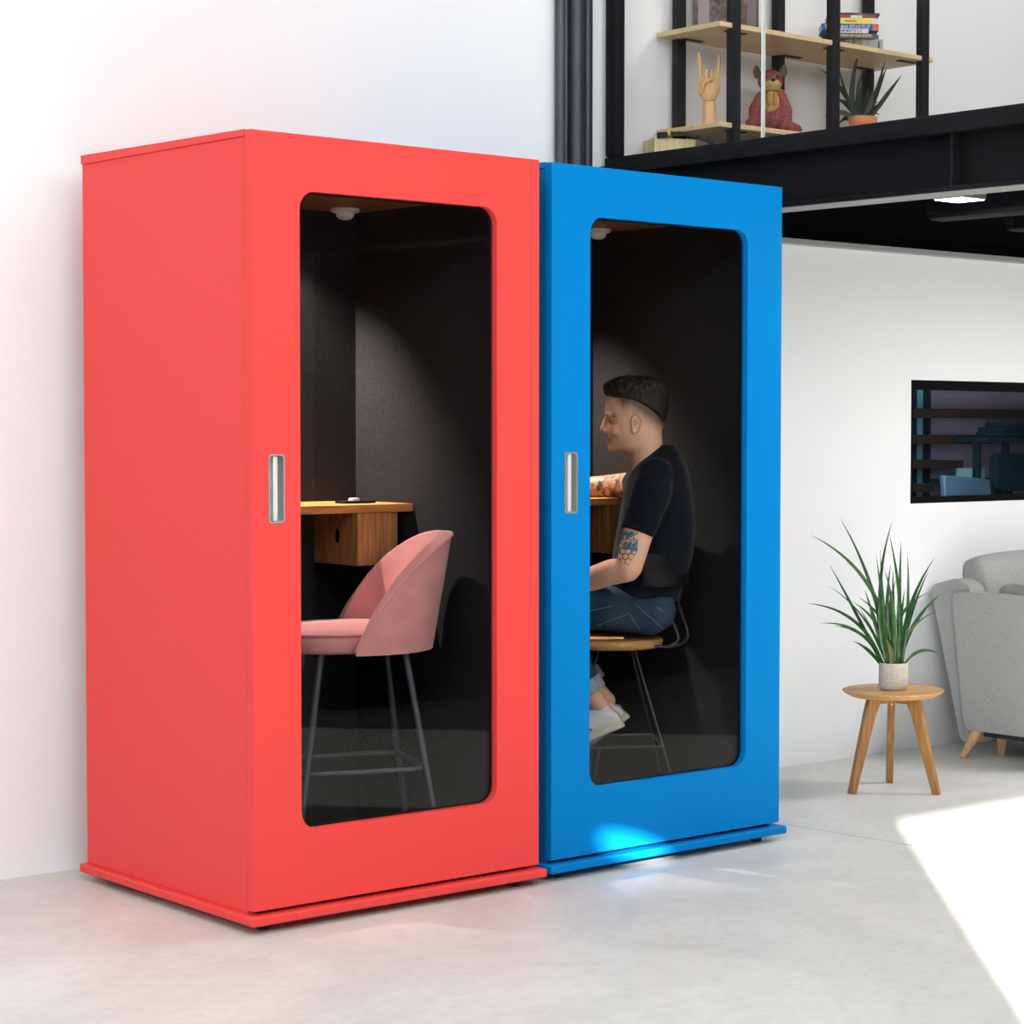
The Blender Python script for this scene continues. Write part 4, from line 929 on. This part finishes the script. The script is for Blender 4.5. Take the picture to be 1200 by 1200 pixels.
g = G(); g.box(a.x, b.x, 3.02, 3.05, .3, 2.2); tag(obj('wall_panel', g, M_teal, smooth=False), 'pale teal vertical wall panel behind the wall shelves', 'panel')
a, b = W27(1084.5, 500, 3.0), W27(1089.5, 500, 3.0)
g = G(); g.box(a.x, b.x, 2.99, 3.05, 0, 2.3); tag(obj('wall_post', g, M_dkteal, bevel=.003), 'dark teal vertical post beside the teal panel', 'post')
# tall desk with folded things on top
a, b = W27(1146, 515, 2.6), W27(1182, 515, 2.6)
t = thing('tall_desk', (b.x, 2.7, 0), 'dark tall desk behind the wall window', 'table')
zt = W27(1170, 512, 2.6).z
g = G(); g.box(a.x - .03, a.x + 1.3, 2.5, 2.74, zt - .03, zt); obj('desktop', g, M_dkteal, t, bevel=.003)
for x in (a.x, b.x - .02, a.x + 1.2):
    g = G(); g.box(x, x + .032, 2.6, 2.64, 0, zt - .03); obj('leg', g, M_dkteal, t, bevel=.003)
for k, (u0, lab) in enumerate(((1168, 'dark folder on the tall desk, lowest of the three'), (1170, 'dark folder on the tall desk, middle one'), (1178, 'dark folder on the tall desk, uppermost'))):
    p = W27(u0, 510, 2.58); g = G(); z0 = zt + .001 + .026 * k; g.box(p.x, p.x + .5, 2.55, 2.73, z0, z0 + .025); tag(obj('folder', g, M_dkteal, bevel=.004), lab, 'folder', 'folders on the tall desk')
# dark office chair
cx_ = W27(1190, 550, 2.3); t = thing('office_chair', (cx_.x, 2.3, 0), 'dark rounded-back chair behind the wall window, right edge of photo', 'chair')
a, b, c = W27(1164.5, 532, 2.3), W27(1215, 575, 2.3), W27(1190, 575, 2.3)
g = G(); zz0, zz1 = c.z, a.z; cxx = (a.x + b.x) / 2; hw = (b.x - a.x) / 2
g.plate(rpoly([(cxx - hw + .02, zz0), (cxx + hw - .02, zz0), (cxx + hw, zz1), (cxx - hw, zz1)], [.05, .05, .06, .06], 6), [], lambda x, z_: (x, 2.28, z_), Vector((0, .06, 0))); obj('backrest', g, M_dkchair, t, bevel=.02, seg=3)
g = G(); g.box(cxx - .2, cxx + .2, 2.18, 2.48, .44, .52); obj('seat', g, M_dkchair, t, bevel=.03, seg=3)
for x in (-.15, .15):
    g = G(); g.box(cxx + x - .012, cxx + x + .012, 2.33, 2.35, .5, zz0 + .03); obj('back_post', g, M_dkteal, t)
for x in (-.17, .17):
    for y in (2.21, 2.45):
        g = G(); g.tube([(cxx + x, y, .45), (cxx + x * 1.1, y, 0)], .014, 10); obj('leg', g, M_dkteal, t)
# teal armchair back
t = thing('teal_armchair', (W27(1135, 570, 2.0).x, 2.0, 0), 'teal leather low-backed armchair behind the wall window', 'chair')
P = [W27(u, v, 2.0) for u, v in ((1109, 600), (1106.5, 557), (1135, 559), (1160, 561.5), (1164, 600))]
g = G(); g.plate([(p.x, p.z) for p in P], [], lambda x, z_: (x, 2.0, z_), Vector((0, .035, 0))); obj('backrest', g, M_tealleather, t, bevel=.008)
xa, xb = P[0].x, P[4].x
g = G(); g.box(xa, xb, 2.0, 2.5, .2, .46); obj('seat', g, M_tealleather, t, bevel=.02)
for x in (xa, xb - .07):
    g = G(); g.box(x, x + .07, 2.09, 2.5, .46, .66); obj('armrest', g, M_tealleather, t, bevel=.015)
g = G(); g.box(xa + .01, xb - .01, 2.0, 2.035, .46, P[0].z + .01); obj('lower_back', g, M_tealleather, t)
for x in (xa + .04, xb - .04):
    for y in (2.05, 2.45):
        g = G(); g.tube([(x, y, 0), (x, y, .2)], .016, 10); obj('leg', g, M_dkteal, t)
a, b = W27(1149, 549, 2.62), W27(1164, 561, 2.62)
g = G(); g.box(a.x, b.x, 2.68, 2.80, b.z, a.z); bx1 = obj('storage_carton', g, mat('pale_green_card', srgb(150, 180, 180), .8), bevel=.003); tag(bx1, 'pale green carton between the desk leg and the dark chair', 'box')
g = G(); g.box(a.x - .1, b.x + .25, 2.655, 2.9, b.z - .03, b.z - .001); t = thing('low_cabinet', ((a.x + b.x) / 2, 2.76, 0), 'dark low cabinet carrying the pale green carton', 'cabinet'); obj('top', g, M_dkteal, t, bevel=.003)
g = G(); g.box(a.x + .06, b.x + .24, 2.68, 2.9, 0, b.z - .03); obj('carcass', g, M_dkteal, t, bevel=.003)

# ------------------------------------------------------------------ light
w = bpy.data.worlds.new('world'); S.world = w; w.use_nodes = True
bg = w.node_tree.nodes['Background']; bg.inputs['Color'].default_value = (.74, .87, 1, 1); bg.inputs['Strength'].default_value = .5
su = bpy.data.lights.new('sun', 'SUN'); su.energy = 36; su.color = (1, .97, .92); su.angle = math.radians(.5)
so = bpy.data.objects.new('sun', su); COL.objects.link(so)
el = math.radians(16); hd = Vector((.650, .760, 0)).normalized()
dv = hd * math.cos(el) - UP * math.sin(el); so.rotation_euler = dv.to_track_quat('-Z', 'Y').to_euler(); so.location = (-10, -14, 6)
for k, x in enumerate((-7.0, -3.0, 1.0)):      # soft fill lights added in front of the solid wall
    a_ = bpy.data.lights.new('front_fill_light', 'AREA'); a_.shape = 'RECTANGLE'; a_.size = 3.2; a_.size_y = 2.4; a_.energy = (240, 205, 185)[k]; a_.color = (.88, .95, 1)
    ao = bpy.data.objects.new('front_fill_light', a_); COL.objects.link(ao); ao.location = (x, -6.95, 4.1); ao.rotation_euler = (math.radians(78), 0, 0)
rl = bpy.data.lights.new('rear_room_fill', 'AREA'); rl.energy = 46; rl.size = .6; rl.color = (.85, .92, 1)  # hidden area light added to light the rear room evenly
ro = bpy.data.objects.new('rear_room_fill', rl); COL.objects.link(ro); ro.location = (4.5, 1.55, 1.45); ro.rotation_euler = (math.radians(88), 0, math.radians(-45))
for k, (x, y) in enumerate(((4.6, -.9), (7.0, -.4))):      # fill lamps added to brighten under the gallery, out of the picture
    a_ = bpy.data.lights.new('gallery_fill_lamp', 'AREA'); a_.size = .6; a_.energy = 70
    ao = bpy.data.objects.new('gallery_fill_lamp', a_); COL.objects.link(ao); ao.location = (x, y, 2.19)
a_ = bpy.data.lights.new('overhead_fill', 'AREA'); a_.shape = 'RECTANGLE'; a_.size = 5; a_.size_y = 3; a_.energy = 120; a_.color = (.93, .97, 1)      # overhead light added to brighten the open floor
ao = bpy.data.objects.new('overhead_fill', a_); COL.objects.link(ao); ao.location = (-2.5, -3.2, 5.45)
a_ = bpy.data.lights.new('gallery_wall_fill', 'AREA'); a_.size = 1.6; a_.energy = 75; a_.color = (1, .96, .90)      # unseen warm fill added to brighten the gallery wall, above the picture
ao = bpy.data.objects.new('gallery_wall_fill', a_); COL.objects.link(ao); ao.location = (4.2, -1.2, 5.3); ao.rotation_euler = (math.radians(25), 0, 0)
gl_ = bpy.data.lights.new('panel_light_lamp', 'AREA'); gl_.energy = 3; gl_.size = .15
go = bpy.data.objects.new('panel_light_lamp', gl_); COL.objects.link(go); go.location = (2.478, -.365, 2.15)

S.view_settings.view_transform = 'Standard'; S.view_settings.look = 'None'; S.view_settings.gamma = 1; S.view_settings.exposure = -.12
S.cycles.use_denoising = True
S.cycles.max_bounces = 10; S.cycles.diffuse_bounces = 5; S.cycles.transparent_max_bounces = 16
